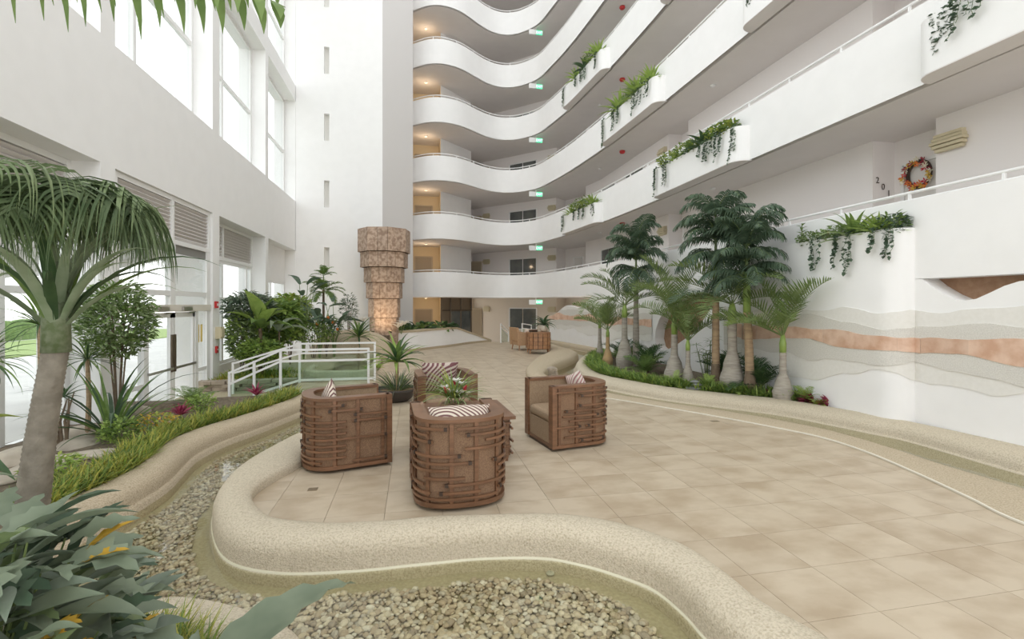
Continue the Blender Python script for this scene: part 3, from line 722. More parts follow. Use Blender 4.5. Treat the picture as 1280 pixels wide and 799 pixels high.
tag(MB().box(X+.005,X+.008,11.98,12.08,.95,1.35).build('paper_notice', mat('yellow_paper', (.8,.6,.2), .8)), 'left yellow paper notice taped to the glass beside the doors', 'notice')
tag(MB().box(X+.005,X+.008,12.14,12.24,.95,1.35).build('paper_notice', MATS['yellow_paper']), 'right yellow paper notice taped to the glass beside the doors', 'notice')
# back wall with slits, tower
bwm = MB()
holes = []
def xz(y): return lambda u, v, w: (u, y+w, v)
for k in range(7):
    z = 3.04+2.72*k; holes.append([(-3.62,z),(-3.42,z),(-3.42,z+1.1),(-3.62,z+1.1)])
bwm.prism([(-5.5,-.45),(-1.32,-.45),(-1.32,24),(-5.5,24)], 0, .35, holes=holes, fn=xz(YB))
st(bwm.build('wall_back', WHITE), 'tall white back wall with narrow slits')
st(MB().box(-3.8,-3.2,YB+.2,YB+.25,2.6,21).build('trim_3', mat('slit_glass', (.74,.73,.69), .4)), 'frosted backing of the narrow wall slits')
tw = MB(); tw.grid([[(x, y, -.45), (x, y, 24)] for x, y in [(-1.32,YB),(-.09,22.3),(-.09,23.6),(-.4,26.5)]]); st(tw.build('wall_tower', mat('tower_plaster', (.72,.70,.685), .8)), 'angled greyish side of the back wall tower')
# exterior
st(MB().box(-60,-5.6,-30,60,-.6,-.5).build('exterior_pavement', mat('pale_concrete', (.62,.61,.58), .9, (.55,.54,.52), 1)), 'pale pavement outside the glazed wall')
st(MB().box(-24,-17,-20,50,-.5,-.44).build('exterior_lawn', mat('lawn', (.25,.34,.12), .95, (.33,.42,.16), 8)), 'strip of lawn across the pavement')
cn = thing('entrance_canopy', 'white porch canopy with sloping rafters outside the entry doors', 'canopy', (-5.6,0,0))
MB().add([(0,8,3.3),(-3.4,8,2.5),(-3.4,14,2.5),(0,14,3.3),(0,8,3.4),(-3.4,8,2.6),(-3.4,14,2.6),(0,14,3.4)],[(0,1,2,3),(4,5,6,7),(0,1,5,4),(1,2,6,5),(2,3,7,6),(3,0,4,7)]).build('roof', mat('canopy_white', (.7,.69,.66), .8), cn)
for y in (8.2,9.6,11.0,12.4,13.8): MB().bar((0,y,3.2),(-3.4,y,2.4),.08,.16).build('rafter', MATS['canopy_white'], cn)
for y in (8.2,13.8): MB().box(-3.4,-3.2,y-.1,y+.1,-.5,2.45).build('post', MATS['canopy_white'], cn)
hd = thing('garden_hedge', 'long clipped hedge on the far side of the lawn', 'hedge', (-25,0,-.5))
rr = random.Random(2)
def rough_box(x0, x1, y0, y1, z0, z1, nx, ny, nzz, amp, seed):
    mb = MB(); rows = []
    prof = [(x0,z0)]+[(x0,z0+(z1-z0)*i/nzz) for i in range(1,nzz+1)]+[(x0+(x1-x0)*i/nx,z1) for i in range(1,nx+1)]+[(x1,z1-(z1-z0)*i/nzz) for i in range(1,nzz+1)]
    for j in range(ny+1):
        y = y0+(y1-y0)*j/ny; rows.append([(x+amp*nz(x*1.1+seed,y*1.3,z), y, z+amp*nz(x*1.3,y*1.1+seed,z+9)*(1 if z > z0 else 0)) for x, z in prof])
    return mb.grid(rows)
rough_box(-1,0,-10,45,0,1.2,4,200,4,.25,1).build('foliage', mat('hedge_green', (.12,.2,.06), .9, (.2,.3,.1), 6, bump=.8, bscale=12), hd, smooth=True)
# ================================================================== FURNITURE
WOOD = mat('stained_wood', (0.21, 0.105, 0.055), 0.38, (0.14, 0.068, 0.034), 5, 6, stretch=(1, 1, 6), spec=0.5, vary=.10)
WEAVE = mat('woven_panel', (0.31, 0.19, 0.11), 0.75, (0.21, 0.12, 0.07), 120, 2, bump=0.8, bscale=220, lo=.4, hi=.6)
FABRIC = mat('tan_fabric', (0.36, 0.26, 0.165), 0.95, (0.29, 0.20, 0.125), 60, bump=0.4, bscale=260)
PEG = mat('dark_peg', (0.05, 0.03, 0.02), 0.5)
def stripe_mat(name, ca, cb, sc=26, dist=6, thr=0.5):
    m = bpy.data.materials.new(name); m.use_nodes = True; t = m.node_tree; N = t.nodes; L = t.links; b = N['Principled BSDF']; b.inputs['Roughness'].default_value = .9
    tcn = N.new('ShaderNodeTexCoord')
    vo = N.new('ShaderNodeTexVoronoi'); vo.inputs['Scale'].default_value = 3.2
    L.new(tcn.outputs['Object'], vo.inputs['Vector'])
    sub = N.new('ShaderNodeVectorMath'); sub.operation = 'SUBTRACT'; L.new(tcn.outputs['Object'], sub.inputs[0]); L.new(vo.outputs['Position'], sub.inputs[1])
    mp = N.new('ShaderNodeVectorMath'); mp.operation = 'MULTIPLY'; mp.inputs[1].default_value = (1, 1, 1)
    L.new(sub.outputs[0], mp.inputs[0])
    wv = N.new('ShaderNodeTexWave'); wv.wave_type = 'BANDS'; wv.bands_direction = 'X'; wv.wave_type = 'RINGS'; wv.rings_direction = 'SPHERICAL'; wv.inputs['Scale'].default_value = sc*.35; wv.inputs['Distortion'].default_value = dist; wv.inputs['Detail'].default_value = .3; wv.inputs['Detail Scale'].default_value = .6
    ab = N.new('ShaderNodeMapping'); ab.inputs['Location'].default_value = (.31, .2, .12); ab.inputs['Rotation'].default_value = (.3, .5, .2); L.new(tcn.outputs['Object'], ab.inputs[0])
    L.new(ab.outputs[0], wv.inputs['Vector'])
    cr = N.new('ShaderNodeValToRGB'); cr.color_ramp.interpolation = 'EASE'; cr.color_ramp.elements[0].position = thr-.06; cr.color_ramp.elements[1].position = thr+.06
    cr.color_ramp.elements[0].color = tuple(ca)+(1,); cr.color_ramp.elements[1].color = tuple(cb)+(1,)
    L.new(wv.outputs['Fac'], cr.inputs[0]); L.new(cr.outputs[0], b.inputs['Base Color']); return m
FERN1 = stripe_mat('fern_print_brown', (.16,.075,.07), (.66,.58,.48), 22, 3.5, .42)
FERN2 = stripe_mat('fern_print_burgundy', (.17,.07,.075), (.52,.44,.38), 22, 4, .5)
FERN3 = stripe_mat('fern_print_pink', (.40,.20,.20), (.72,.64,.57), 22, 3.5, .4)
def upath(off, n=40, hw=.395, yf=.44, yb=-.10, ry=.32):
    """U path at outward offset off; from right front round the back to left front; returns pts with arc param"""
    P = []; m = 8
    for i in range(m): P.append((hw+off, yf+(yb-yf)*i/m))
    for i in range(n+1):
        t = pi*i/n; P.append(((hw+off)*math.copysign(abs(math.cos(t))**.8, math.cos(t)), yb-(ry+off)*math.sin(t)**.8))
    for i in range(1, m+1): P.append((-hw-off, yb+(yf-yb)*i/m))
    return P
def arc_param(P):
    L = [0]
    for a, b in zip(P, P[1:]): L.append(L[-1]+math.hypot(b[0]-a[0], b[1]-a[1]))
    return [l/L[-1] for l in L], L[-1]
def usub(off, u0, u1, n=None):
    P = upath(off); U, L = arc_param(P); n = n or max(2, int((u1-u0)*L/.03))
    out = []
    for i in range(n+1):
        u = u0+(u1-u0)*i/n; j = 0
        while j < len(U)-2 and U[j+1] < u: j += 1
        t = (u-U[j])/((U[j+1]-U[j]) or 1); a, b = P[j], P[j+1]; out.append((a[0]+(b[0]-a[0])*t, a[1]+(b[1]-a[1])*t))
    return out
def uband(mb, o0, o1, z0, z1, u0=0., u1=1., n=None):
    A = usub(o0, u0, u1, n); B = usub(o1, u0, u1, len(A)-1)
    rows = [[(a[0], a[1], z0), (b[0], b[1], z0), (b[0], b[1], z1), (a[0], a[1], z1)] for a, b in zip(A, B)]
    o = len(mb.v); mb.grid(rows, closed=True)
    k = len(rows)-1; mb.f.append((o, o+1, o+2, o+3)); mb.m.append(0); mb.f.append((o+4*k+3, o+4*k+2, o+4*k+1, o+4*k)); mb.m.append(0)
    return mb
def rbox(mb, x0, x1, y0, y1, z0, z1, r=.03, n=3):
    """box with rounded vertical profile (pillow-ish)"""
    rows = []
    prof = []
    for j in range(n+1):
        t = pi/2*j/n; prof.append((r*(1-math.sin(t)), z0+r*(1-math.cos(t))))
    prof = [(r, z0)]+[(r*(1-math.sin(pi/2*j/n)), z0+r*(1-math.cos(pi/2*j/n))) for j in range(1, n+1)]+[(r*(1-math.cos(pi/2*j/n)), z1-r*(1-math.sin(pi/2*j/n))) for j in range(0, n+1)]
    for ins, z in prof:
        X0, X1, Y0, Y1 = x0+ins, x1-ins, y0+ins, y1-ins; c = min(r*1.2, .05); ring = []
        for cx, cy, a0 in ((X1-c, Y0+c, -pi/2), (X1-c, Y1-c, 0), (X0+c, Y1-c, pi/2), (X0+c, Y0+c, pi)):
            for j in range(4): t = a0+pi/2*j/3; ring.append((cx+c*math.cos(t), cy+c*math.sin(t), z))
        rows.append(ring)
    o = len(mb.v); mb.grid(rows, closed=True); k = len(rows[0]); m = len(rows)-1
    mb.f.append(tuple(o+i for i in range(k))[::-1]); mb.m.append(0); mb.f.append(tuple(o+m*k+i for i in range(k))); mb.m.append(0); return mb
def barrel_chair(label, loc, rz, seed):
    t = thing('barrel_chair', label, 'armchair', loc, rz, 'barrel armchairs round the low table')
    rr = random.Random(seed)
    autosmooth(uband(MB(), -.045, 0, .05, .77).build('shell', WEAVE, t), 40)
    autosmooth(uband(MB(), -.10, .022, .768, .80).build('arm_cap', WOOD, t), 40)
    autosmooth(uband(MB(), -.05, .028, .035, .075).build('base_rail', WOOD, t), 40)
    autosmooth(uband(MB(), -.085, -.045, .30, .768).build('back_lining', FABRIC, t), 40)
    P = [(p[0], p[1]) for p in usub(-.07, 0, 1, 40)]
    MB().prism(P, .0, .05).build('plinth', PEG, t)
    for s in (-1, 1): MB().box(s*.372-.055, s*.372+.055, .405, .462, .035, .80).build('front_post', WOOD, t)
    MB().box(-.315, .315, .395, .435, .07, .33).build('front_panel', FABRIC, t)
    MB().box(-.32, .32, .39, .445, .035, .07).build('front_rail', WOOD, t)
    Q = [(p[0], p[1]) for p in usub(-.08, .02, .98, 40)]
    MB().prism(Q, .28, .33).build('seat_deck', FABRIC, t)
    cu = rbox(MB(), -.315, .315, -.24, .45, .33, .46, .045).build('seat_cushion', FABRIC, t); autosmooth(cu, 50)
    # vertical slats
    for u in (.035, .15, .255, .36, .455, .55, .645, .75, .86, .965):
        a = usub(.0, u-.006, u+.006, 1); mb = uband(MB(), 0, .018, .075, .768, u-.0075, u+.0075, 1); mb.build('upright_slat', WOOD, t)
    # horizontal slats, staggered
    ups = [.035, .15, .255, .36, .455, .55, .645, .75, .86, .965]
    rowz = [.115, .165, .235, .29, .36, .42, .485, .545, .61, .665, .72]
    me_peg = None
    for i, z in enumerate(rowz):
        u = rr.choice((.01, .01, .12, .2))
        while u < .93:
            ln = rr.choice((.16, .22, .30, .38)); u1 = min(.992, u+ln)
            if u1-u > .08:
                uband(MB(), .018, .036, z-.011, z+.011, u, u1).build('cross_slat', WOOD, t)
                for e in (u+.012, u1-.012):
                    if .02 < e < .98 and rr.random() < .55:
                        uband(MB(), .018, .043, z-.015, z+.015, e-.006, e+.006, 1).build('peg', PEG, t)
            u = u1+rr.choice((.03, .08, .14, .2))
    return t
def rz_of(d): return math.atan2(d[1], d[0])-pi/2
def place(front_mid, face):
    L = math.hypot(*face); f = (face[0]/L, face[1]/L)
    return (front_mid[0]-f[0]*.44, front_mid[1]-f[1]*.44, 0), rz_of(f)
CH = {}
for key, fm_, fc, lab, sd in (('F', (.375,5.06), (-.06,1), 'barrel armchair seen from behind, nearest to the water channel', 1),
                     ('L', (-.385,5.95), (.963,.27), 'barrel armchair on the left of the low table, seen side-on', 2),
                     ('B', (.46,6.84), (.10,-.99), 'barrel armchair beyond the flowers, facing the camera', 3),
                     ('R', (1.585,6.04), (-.984,-.178), 'barrel armchair on the right, its open tan seat showing', 4)):
    l, r = place(fm_, fc); CH[key] = barrel_chair(lab, l, r, sd)
def pillow(label, loc, rot, m, w=.42, h=.40, th=.13):
    mb = MB(); n = 14; 
    for s in (1, -1):
        rows = []
        for i in range(n+1):
            row = []
            for j in range(n+1):
                a = -1+2*i/n; b = -1+2*j/n; e = (1-abs(a)**2.6)*(1-abs(b)**2.6); pin = 1-.09*(1-b*b)*0-.07*(1-abs(a))*abs(b)**3
                x = a*w/2*(1-.07*(1-b*b)*abs(a)**4); y = b*h/2*(1-.07*(1-a*a)*abs(b)**4)
                row.append((x, s*th/2*max(0, e)**.55, y))
            rows.append(row)
        mb.grid(rows, flip=(s < 0))
    o = mb.build('throw_pillow', m, smooth=True); o.location = loc; o.rotation_euler = rot; return tag(o, label, 'pillow', 'patterned throw pillows')
def chair_pt(key, x, y, z):
    c = CH[key]; a = c.rotation_euler[2]; return (c.location[0]+x*math.cos(a)-y*math.sin(a), c.location[1]+x*math.sin(a)+y*math.cos(a), z)
p = pillow('cream and brown fern-print pillow lying in the nearest armchair', chair_pt('F', .02, -.12, .70), (math.radians(-52), 0, CH['F'].rotation_euler[2]), FERN1, .60, .40, .17)
p = pillow('fern-print pillow peeping over the back of the left armchair', chair_pt('L', .02, -.17, .70), (math.radians(-14), math.radians(38), CH['L'].rotation_euler[2]), FERN1, .38, .38, .13)
p = pillow('large burgundy fern-print pillow in the far armchair', chair_pt('B', .03, -.14, .69), (math.radians(-14), 0, CH['B'].rotation_euler[2]), FERN2, .56, .50, .16)
p = pillow('pale pink fern-print pillow in the right armchair', chair_pt('R', .05, -.16, .68), (math.radians(-16), math.radians(20), CH['R'].rotation_euler[2]), FERN3, .42, .42, .13)
# low table
tb = thing('low_table', 'square brown lattice-sided low table between the four armchairs', 'table', (.54,5.86,0), math.radians(3))
MB().box(-.57,.57,-.50,.50,.485,.52).build('table_top', WOOD, tb)
MB().box(-.50,.50,-.44,.44,.03,.485).build('body', WEAVE, tb)
MB().box(-.49,.49,-.46,.46,0,.05).build('base_rail', WOOD, tb)
for sx, sy in ((1,0),(-1,0),(0,1),(0,-1)):
    W_, D2 = (.44,.50) if sx else (.50,.44)
    for c in (-.4,-.15,.15,.4):
        if sx: MB().box(sx*.50-.012+sx*.012, sx*.50+.012+sx*.012, c-.015, c+.015, .05,.485).build('upright_slat', WOOD, tb)
        else: MB().box(c-.015, c+.015, sy*.44-.012+sy*.012, sy*.44+.012+sy*.012, .05,.485).build('upright_slat', WOOD, tb)
    for i, z in enumerate((.10,.17,.24,.31,.38,.44)):
        a, b = [(-.50,.1),(-.15,.52),(-.52,.3),(-.3,.5),(-.5,.0),(.0,.52)][i]
        if sx: MB().box(sx*.53-.01, sx*.53+.01, a, b, z-.011, z+.011).build('cross_slat', WOOD, tb)
        else: MB().box(a, b, sy*.47-.01, sy*.47+.01, z-.011, z+.011).build('cross_slat', WOOD, tb)
# far group: tan armchair, barrel end table, small things
TANF = mat('light_tan_upholstery', (.52,.33,.19), .8, (.45,.28,.16), 20)
TANW = mat('light_wood', (.42,.22,.11), .45, (.32,.16,.08), 8)
fa = thing('tan_armchair', 'light tan upholstered armchair on short legs at the far end', 'armchair', (4.30,18.75,0), math.radians(-78))
autosmooth(rbox(MB(), -.38,.38,-.40,.42,.20,.36,.03).build('seat_base', TANF, fa), 50)
autosmooth(rbox(MB(), -.33,.33,-.30,.44,.36,.50,.04).build('seat_cushion', TANF, fa), 50)
bk = MB(); bk.add([(-.36,-.30,.36),(.36,-.30,.36),(.36,-.42,.36),(-.36,-.42,.36),(-.36,-.42,.90),(.36,-.42,.90),(.36,-.52,.90),(-.36,-.52,.90)], [(0,1,2,3),(4,5,6,7),(0,1,5,4),(1,2,6,5),(2,3,7,6),(3,0,4,7)])
bk.build('backrest', TANF, fa)
for s in (-1, 1):
    MB().add([(s*.34,-.45,.20),(s*.41,-.45,.20),(s*.41,.44,.20),(s*.34,.44,.20),(s*.34,-.48,.78),(s*.41,-.48,.78),(s*.41,.40,.58),(s*.34,.40,.58)], [(0,1,2,3),(4,5,6,7),(0,1,5,4),(1,2,6,5),(2,3,7,6),(3,0,4,7)]).build('arm', TANF, fa)
for sx in (-1, 1):
    for sy in (-1, 1): MB().tube([(sx*.32,sy*.36,.20),(sx*.35,sy*.39,0)], [.028,.018], 8).build('leg', TANW, fa)
et = thing('barrel_end_table', 'round-sided end table of stacked wooden blocks under the potted plant', 'table', (4.50,17.25,0), math.radians(-8))
MB().prism([(p[0]*1.08, p[1]*1.08) for p in upath(.0)], .755, .79).build('table_top', TANW, et)
MB().prism([(p[0]*.98, p[1]*.98) for p in upath(.0)], .17, .755).build('body', PEG, et)
for i in range(13):
    for j in range(4):
        u0 = .008+i*.0755; z0 = .19+j*.142; uband(MB(), -.01, .028+.012*((i+j) % 2), z0, z0+.128, u0, u0+.066).build('block', TANW, et)
MB().box(-.44,.44,.43,.46,.17,.755).build('front_panel', TANW, et)
for sx, sy in ((-.36,.36),(.36,.36),(-.33,-.26),(.33,-.26)): MB().tube([(sx,sy,.18),(sx*1.06,sy*1.06,0)], [.03,.018], 8).build('leg', TANW, et)
o = pillow('small pale pillow on the tan armchair', (4.36,18.55,.68), (math.radians(-15),0,math.radians(-70)), mat('pale_linen', (.66,.55,.47), .9), .40,.36,.12)
bx = thing('trinket_box', 'small dark carved box on the far end table', 'box', (4.28,17.2,.79), .3)
MB().box(-.13,.13,-.09,.09,0,.07).build('body', PEG, bx); MB().box(-.14,.14,-.10,.10,.07,.095).build('lid', WOOD, bx)
# four wall sconces style louvred boxes
SCO = mat('sconce_cream', (.62,.55,.38), .6)
def sconce(label, loc, rz, grp=None):
    t = thing('wall_sconce', label, 'wall lamp', loc, rz, grp)
    MB().box(-.20,.20,0,.03,-.14,.14).build('back_plate', SCO, t)
    for i, (w, d, z) in enumerate(((.21,.11,.10),(.23,.13,.04),(.25,.15,-.02),(.23,.13,-.08),(.20,.10,-.14))):
        MB().box(-w,w,.02,d,z-.018,z+.03).build('slat', SCO, t)
    return t
for k in range(0, 6):
    zf = (soff(k)+.22 if k else -.45); nm = (['ground']+names)[k]
    if k: sconce('louvred cream wall lamp beside the near alcove of the %s storey' % nm, (8.55,6.22,zf+2.08), pi/2)
    if k: sconce('louvred cream wall lamp beyond the middle alcove of the %s storey' % nm, (8.55,15.42,zf+2.0), pi/2)
    a = math.atan2(25.3-28.8, 7.6-4.05)
    sconce('louvred cream wall lamp at the right of the diagonal wall, %s storey' % nm, (7.42,25.48,zf+2.0), a+pi)
    sconce('louvred cream wall lamp at the left of the diagonal wall, %s storey' % nm, (4.25,28.6,zf+2.0), a+pi)
# exit signs hanging from the soffits
EXG = mat('exit_green', (.10,.5,.28), .5, emit=(.10,.72,.36), strength=1.0)
EXW = mat('exit_white', (.95,.95,.95), .5, emit=(1,1,1), strength=1.2)
def text_mesh(body, size, parent, m, loc, rot, name='lettering', ext=.002):
    c = bpy.data.curves.new(name, 'FONT'); c.body = body; c.size = size; c.extrude = ext; c.align_x = 'CENTER'; c.align_y = 'CENTER'; c.resolution_u = 2
    o = bpy.data.objects.new(name, c); COL.objects.link(o); dg = bpy.context.evaluated_depsgraph_get(); me = bpy.data.meshes.new_from_object(o.evaluated_get(dg)); bpy.data.objects.remove(o)
    me.materials.clear(); me.materials.append(m); return link(name, me, parent, loc, rot)
ex0 = None
for k in range(0, 8):
    zc = soff(k+1); nm = (['ground']+names)[k]; lab = 'green exit sign and emergency light box under the %s storey ceiling' % nm
    if ex0 is None:
        ex0 = thing('exit_sign', lab, 'exit sign', (6.05,23.75,zc), group='exit signs under the balconies')
        MB().box(-.36,-.02,-.06,.06,-.36,-.12).build('emergency_light_box', TRIM, ex0)
        MB().box(.02,.34,-.02,.02,-.34,-.12).build('sign_face', EXG, ex0)
        MB().box(-.02,.02,-.03,.03,-.30,0).build('hanger', TRIM, ex0)
        text_mesh('EXIT', .17, ex0, EXW, (.18,-.024,-.235), (pi/2,0,0))
    else: copy_tree(ex0, loc=(6.05,23.75,zc), label=lab)
# red fire bells / detectors under soffits
REDM = mat('alarm_red', (.5,.03,.03), .4)
for k in range(1, 6):
    zc = soff(k+1); nm = names[k-1]
    t = thing('fire_bell', 'red fire alarm dome under the %s storey ceiling' % nm, 'alarm', (7.75,17.1,zc), group='red alarm domes on walkway ceilings')
    MB().lathe([(.10,0),(.11,-.05),(.08,-.10),(.001,-.12)], 14).build('dome', REDM, t, smooth=True)
    MB().lathe([(.05,.0),(.05,-.015)], 12, (0,.16,0)).build('base_plate', TRIM, t)
    for q, y in enumerate((11.5,19.5)):
        sd = MB().lathe([(.07,0),(.07,-.03),(.05,-.05),(.001,-.055)], 14, (7.8,y,zc)).build('smoke_detector', TRIM, smooth=True)
        tag(sd, 'small white smoke detector under the %s storey ceiling, %s of two' % (nm, 'nearer' if q == 0 else 'farther'), 'detector')
t = thing('fire_alarm', 'red fire alarm box high on the pier by the entry doors', 'alarm', (-4.70,12.72,1.80))
MB().box(0,.05,-.06,.06,-.08,.08).build('housing', REDM, t); MB().box(.05,.06,-.03,.03,-.03,.03).build('lens', TRIM, t)
t = thing('alarm_pull', 'small red pull station low on the pier by the entry doors', 'alarm', (-4.70,12.75,.72))
MB().box(0,.04,-.05,.05,-.08,.08).build('housing', REDM, t); MB().box(.04,.055,-.03,.03,-.01,.015).build('handle', TRIM, t)
t = thing('pier_lamp', 'cream wall lamp on the pier past the entry doors', 'wall lamp', (-4.70,12.82,1.12))
MB().box(0,.12,-.11,.11,-.14,.14).build('housing', SCO, t); MB().box(.12,.14,-.09,.09,-.10,.10).build('grille', SCO, t)
# door number, wreath
nb = thing('door_number', 'dark house numerals 201 stepping down beside the near alcove door', 'number', (8.78,7.59,4.05))
for i, ch in enumerate('201'):
    text_mesh(ch, .17, nb, PEG, (-.13+.13*i, 0, .12-.12*i), (pi/2,0,0), 'numeral')
wr_ = thing('door_wreath', 'red and gold autumn flower wreath on the near alcove door', 'wreath', (9.0,7.1,4.18))
rr = random.Random(8); WC = [mat('wreath_red', (.5,.03,.04), .7), mat('wreath_orange', (.7,.2,.04), .7), mat('wreath_gold', (.6,.4,.06), .7), mat('wreath_cream', (.75,.7,.55), .7), mat('wreath_burgundy', (.3,.02,.04), .7)]
MB().tube([(0,.20*math.cos(2*pi*i/20),.24*math.sin(2*pi*i/20)) for i in range(21)], .035, 6).build('ring', PEG, wr_)
for i in range(34):
    a = 2*pi*i/34+rr.uniform(-.05,.05); R = rr.uniform(.15,.27); mb = MB()
    for q in range(5):
        b = 2*pi*q/5+rr.random(); mb.add([(0,0,0),(-.02,.035*math.cos(b-.45),.035*math.sin(b-.45)),(-.035,.065*math.cos(b),.065*math.sin(b)),(-.02,.035*math.cos(b+.45),.035*math.sin(b+.45))], [(0,1,2,3)])
    o = mb.build('blossom', rr.choice(WC), wr_, fix=False); o.location = (-.03-rr.random()*.04, R*math.cos(a), R*1.1*math.sin(a))
o = MB().box(-.20,.20,0,.03,-.28,.28).build('door_wreath', mat('ornament_grey', (.45,.43,.40), .8)); 
bpy.data.objects.remove(o)
fo = thing('wall_ornament', 'small grey relief ornament by the far recess door on the second storey', 'ornament', (8.1,25.55,3.55), math.radians(38))
for i in range(7):
    MB().tube([(0,-.03,-.3),(.06*math.sin(i*1.7),-.05,0),(.16*math.sin(i*2.1),-.03,.12+.05*i)], [.02,.015,.006], 5).build('branch', mat('ornament_grey', (.42,.41,.39), .8), fo)
# ================================================================== GUARD RAILS
def guard(label, pts, posts, H=.92, glass=True, rails=(.92,.70)):
    t = thing('guard_rail', label, 'railing', (0,0,0))
    for x, y, z in posts: MB().box(x-.022,x+.022,y-.022,y+.022,z-.02,z+H).build('post', TRIM, t)
    for h in rails:
        for a, b in zip(pts, pts[1:]): MB().bar((a[0],a[1],a[2]+h-.02), (b[0],b[1],b[2]+h-.02), .04, .04).build('rail', TRIM, t)
    for a, b in zip(pts, pts[1:]):
        MB().bar((a[0],a[1],a[2]+.06), (b[0],b[1],b[2]+.06), .035, .05).build('bottom_rail', TRIM, t)
        if glass:
            d = Vector(b)-Vector(a); h0, h1 = .09, rails[-1]-.05; n = Vector((-d.y, d.x, 0)).normalized()*.004
            v = []
            for s in (-1, 1):
                for p, h in ((a,h0),(b,h0),(b,h1),(a,h1)): v.append((p[0]+n.x*s, p[1]+n.y*s, p[2]+h))
            MB().add(v, [(0,1,2,3),(7,6,5,4),(0,4,5,1),(1,5,6,2),(2,6,7,3),(3,7,4,0)]).build('glass_panel', RAILGL, t)
    return t
guard('white handrail with glass on the near side of the walkway and steps', [(-3.52,10.2,-.42),(-2.6,10.2,0),(-.93,10.2,0)], [(-3.52,10.2,-.42),(-3.08,10.2,-.22),(-2.6,10.2,0),(-.93,10.2,0)])
guard('white handrail with glass on the far side of the walkway and steps', [(-4.0,11.8,-.42),(-2.6,11.8,0),(-.93,11.8,0)], [(-4.0,11.8,-.42),(-2.6,11.8,0),(-.93,11.8,0)])
guard('white stair rail at the far end behind the tan armchair, left one', [(3.95,22.2,0),(4.6,23.7,-.45)], [(3.95,22.2,0),(4.6,23.7,-.45)], rails=(.92,.75))
guard('white stair rail at the far end behind the end table plant, right one', [(5.0,22.3,0),(5.6,22.9,-.1)], [(5.0,22.3,0),(5.6,22.9,-.1)], rails=(.92,.70))
# ================================================================== COPPER WATERFALL COLUMN
MARB = mat('marble_mosaic', (.50,.37,.28), .55, (.30,.20,.14), 9, 8, bump=.9, bscale=22, lo=.42, hi=.6, vary=.08)
wc = thing('waterfall_column', 'tiered polygonal stone-clad column widening upwards by the back wall', 'column', (-1.14,18.95,.55))
tiers = [(.98,3.22,4.1),(.89,2.65,3.22),(.76,2.08,2.65),(.68,1.48,2.08),(.60,.75,1.48),(.55,-.3,.75)]
for r, z0, z1 in tiers:
    for i in range(8):
        a0 = 2*pi*i/8+math.radians(10); a1 = a0+2*pi/8; n = 1
        for j in range(2):
            b0 = a0; p = Vector((r*math.cos(a0), r*math.sin(a0), 0)).lerp(Vector((r*math.cos(a1), r*math.sin(a1), 0)), j*.5+.008)
            q = Vector((r*math.cos(a0), r*math.sin(a0), 0)).lerp(Vector((r*math.cos(a1), r*math.sin(a1), 0)), (j+1)*.5-.008)
            k = .95
            MB().add([(p.x,p.y,z0+.01),(q.x,q.y,z0+.01),(q.x,q.y,z1-.01),(p.x,p.y,z1-.01),(p.x*k,p.y*k,z0+.01),(q.x*k,q.y*k,z0+.01),(q.x*k,q.y*k,z1-.01),(p.x*k,p.y*k,z1-.01)], [(0,1,2,3),(4,5,6,7),(0,1,5,4),(1,2,6,5),(2,3,7,6),(3,0,4,7)]).build('cladding_panel', MARB, wc)
mb = MB()
for r, z0, z1 in tiers: mb.lathe([(r*.93, z0), (r*.93, z1)], 8)
cb = mb.build('core', mat('core_dark', (.10,.07,.05), .9), wc); cb.rotation_euler = (0,0,math.radians(10))
for x, y in ((-1.45,17.45),(-.85,17.45)):
    t = thing('uplight', 'small bronze uplight at the %s foot of the stone-clad column' % ('left' if x < -1.2 else 'right'), 'lamp', (x,y,.80))
    MB().lathe([(.06,0),(.07,.08),(.055,.08),(.05,.05)], 12, cap=True).build('housing', MATS['bronze'], t)
    MB().lathe([(.05,.06),(.001,.062)], 12, cap=False).build('lens', mat('uplight_lens', (1,.8,.5), .5, emit=(1,.75,.45), strength=8), t)
    ld = bpy.data.lights.new('uplight_beam', 'SPOT'); ld.energy = 34; ld.color = (1,.76,.50); ld.spot_size = math.radians(120); ld.spot_blend = .8; ld.shadow_soft_size = .05
    lo = bpy.data.objects.new('uplight_beam', ld); COL.objects.link(lo); lo.location = (x,y,.90); lo.rotation_euler = Vector((x+1.14,y-19.4,-1.9)).to_track_quat('Z','Y').to_euler()
# ================================================================== WHITE PLANTER AND MOUND
wp = [(-1.1,19.3),(-.7,18.95),(-.1,19.05),(.35,19.45),(.9,20.05),(1.3,20.5),(1.9,21.3),(2.39,22.0),(3.0,22.6),(3.65,23.2)]
P = [(p.x, p.y) for p in resample(wp, 50)]; Pi = curve_offset(P, .28)
def wtop(t): return .72+.06*math.sin(t*4) if t < .6 else .74-.70*((t-.6)/.4)**1.2
t = structure('trim_4', 'white curving planter wall with tan cap by the stone-clad column')
mb = MB(); n = len(P); rows = []
for i in range(n):
    z = wtop(i/(n-1)); a, b = P[i], Pi[i]; rows.append([(a[0],a[1],-.02),(a[0],a[1],z),(b[0],b[1],z),(b[0],b[1],-.3)])
mb.grid(rows); autosmooth(mb.build('planter_wall', WHITE, t), 40)
Po = curve_offset(P, -.03); Pj = curve_offset(P, .33)
mb = MB(); mb.grid([[(a[0],a[1],wtop(i/(n-1))-.03),(a[0],a[1],wtop(i/(n-1))+.045),(b[0],b[1],wtop(i/(n-1))+.045),(b[0],b[1],wtop(i/(n-1))-.03)] for i, (a, b) in enumerate(zip(Po, Pj))], closed=True)
autosmooth(mb.build('cap', CURB, t), 40)
mb = MB(); mb.grid([[(a[0],a[1],-.02),(a[0],a[1],.09),(b[0],b[1],.09)] for a, b in zip(curve_offset(P,-.02), P)]); mb.build('base_strip', CURB, t)
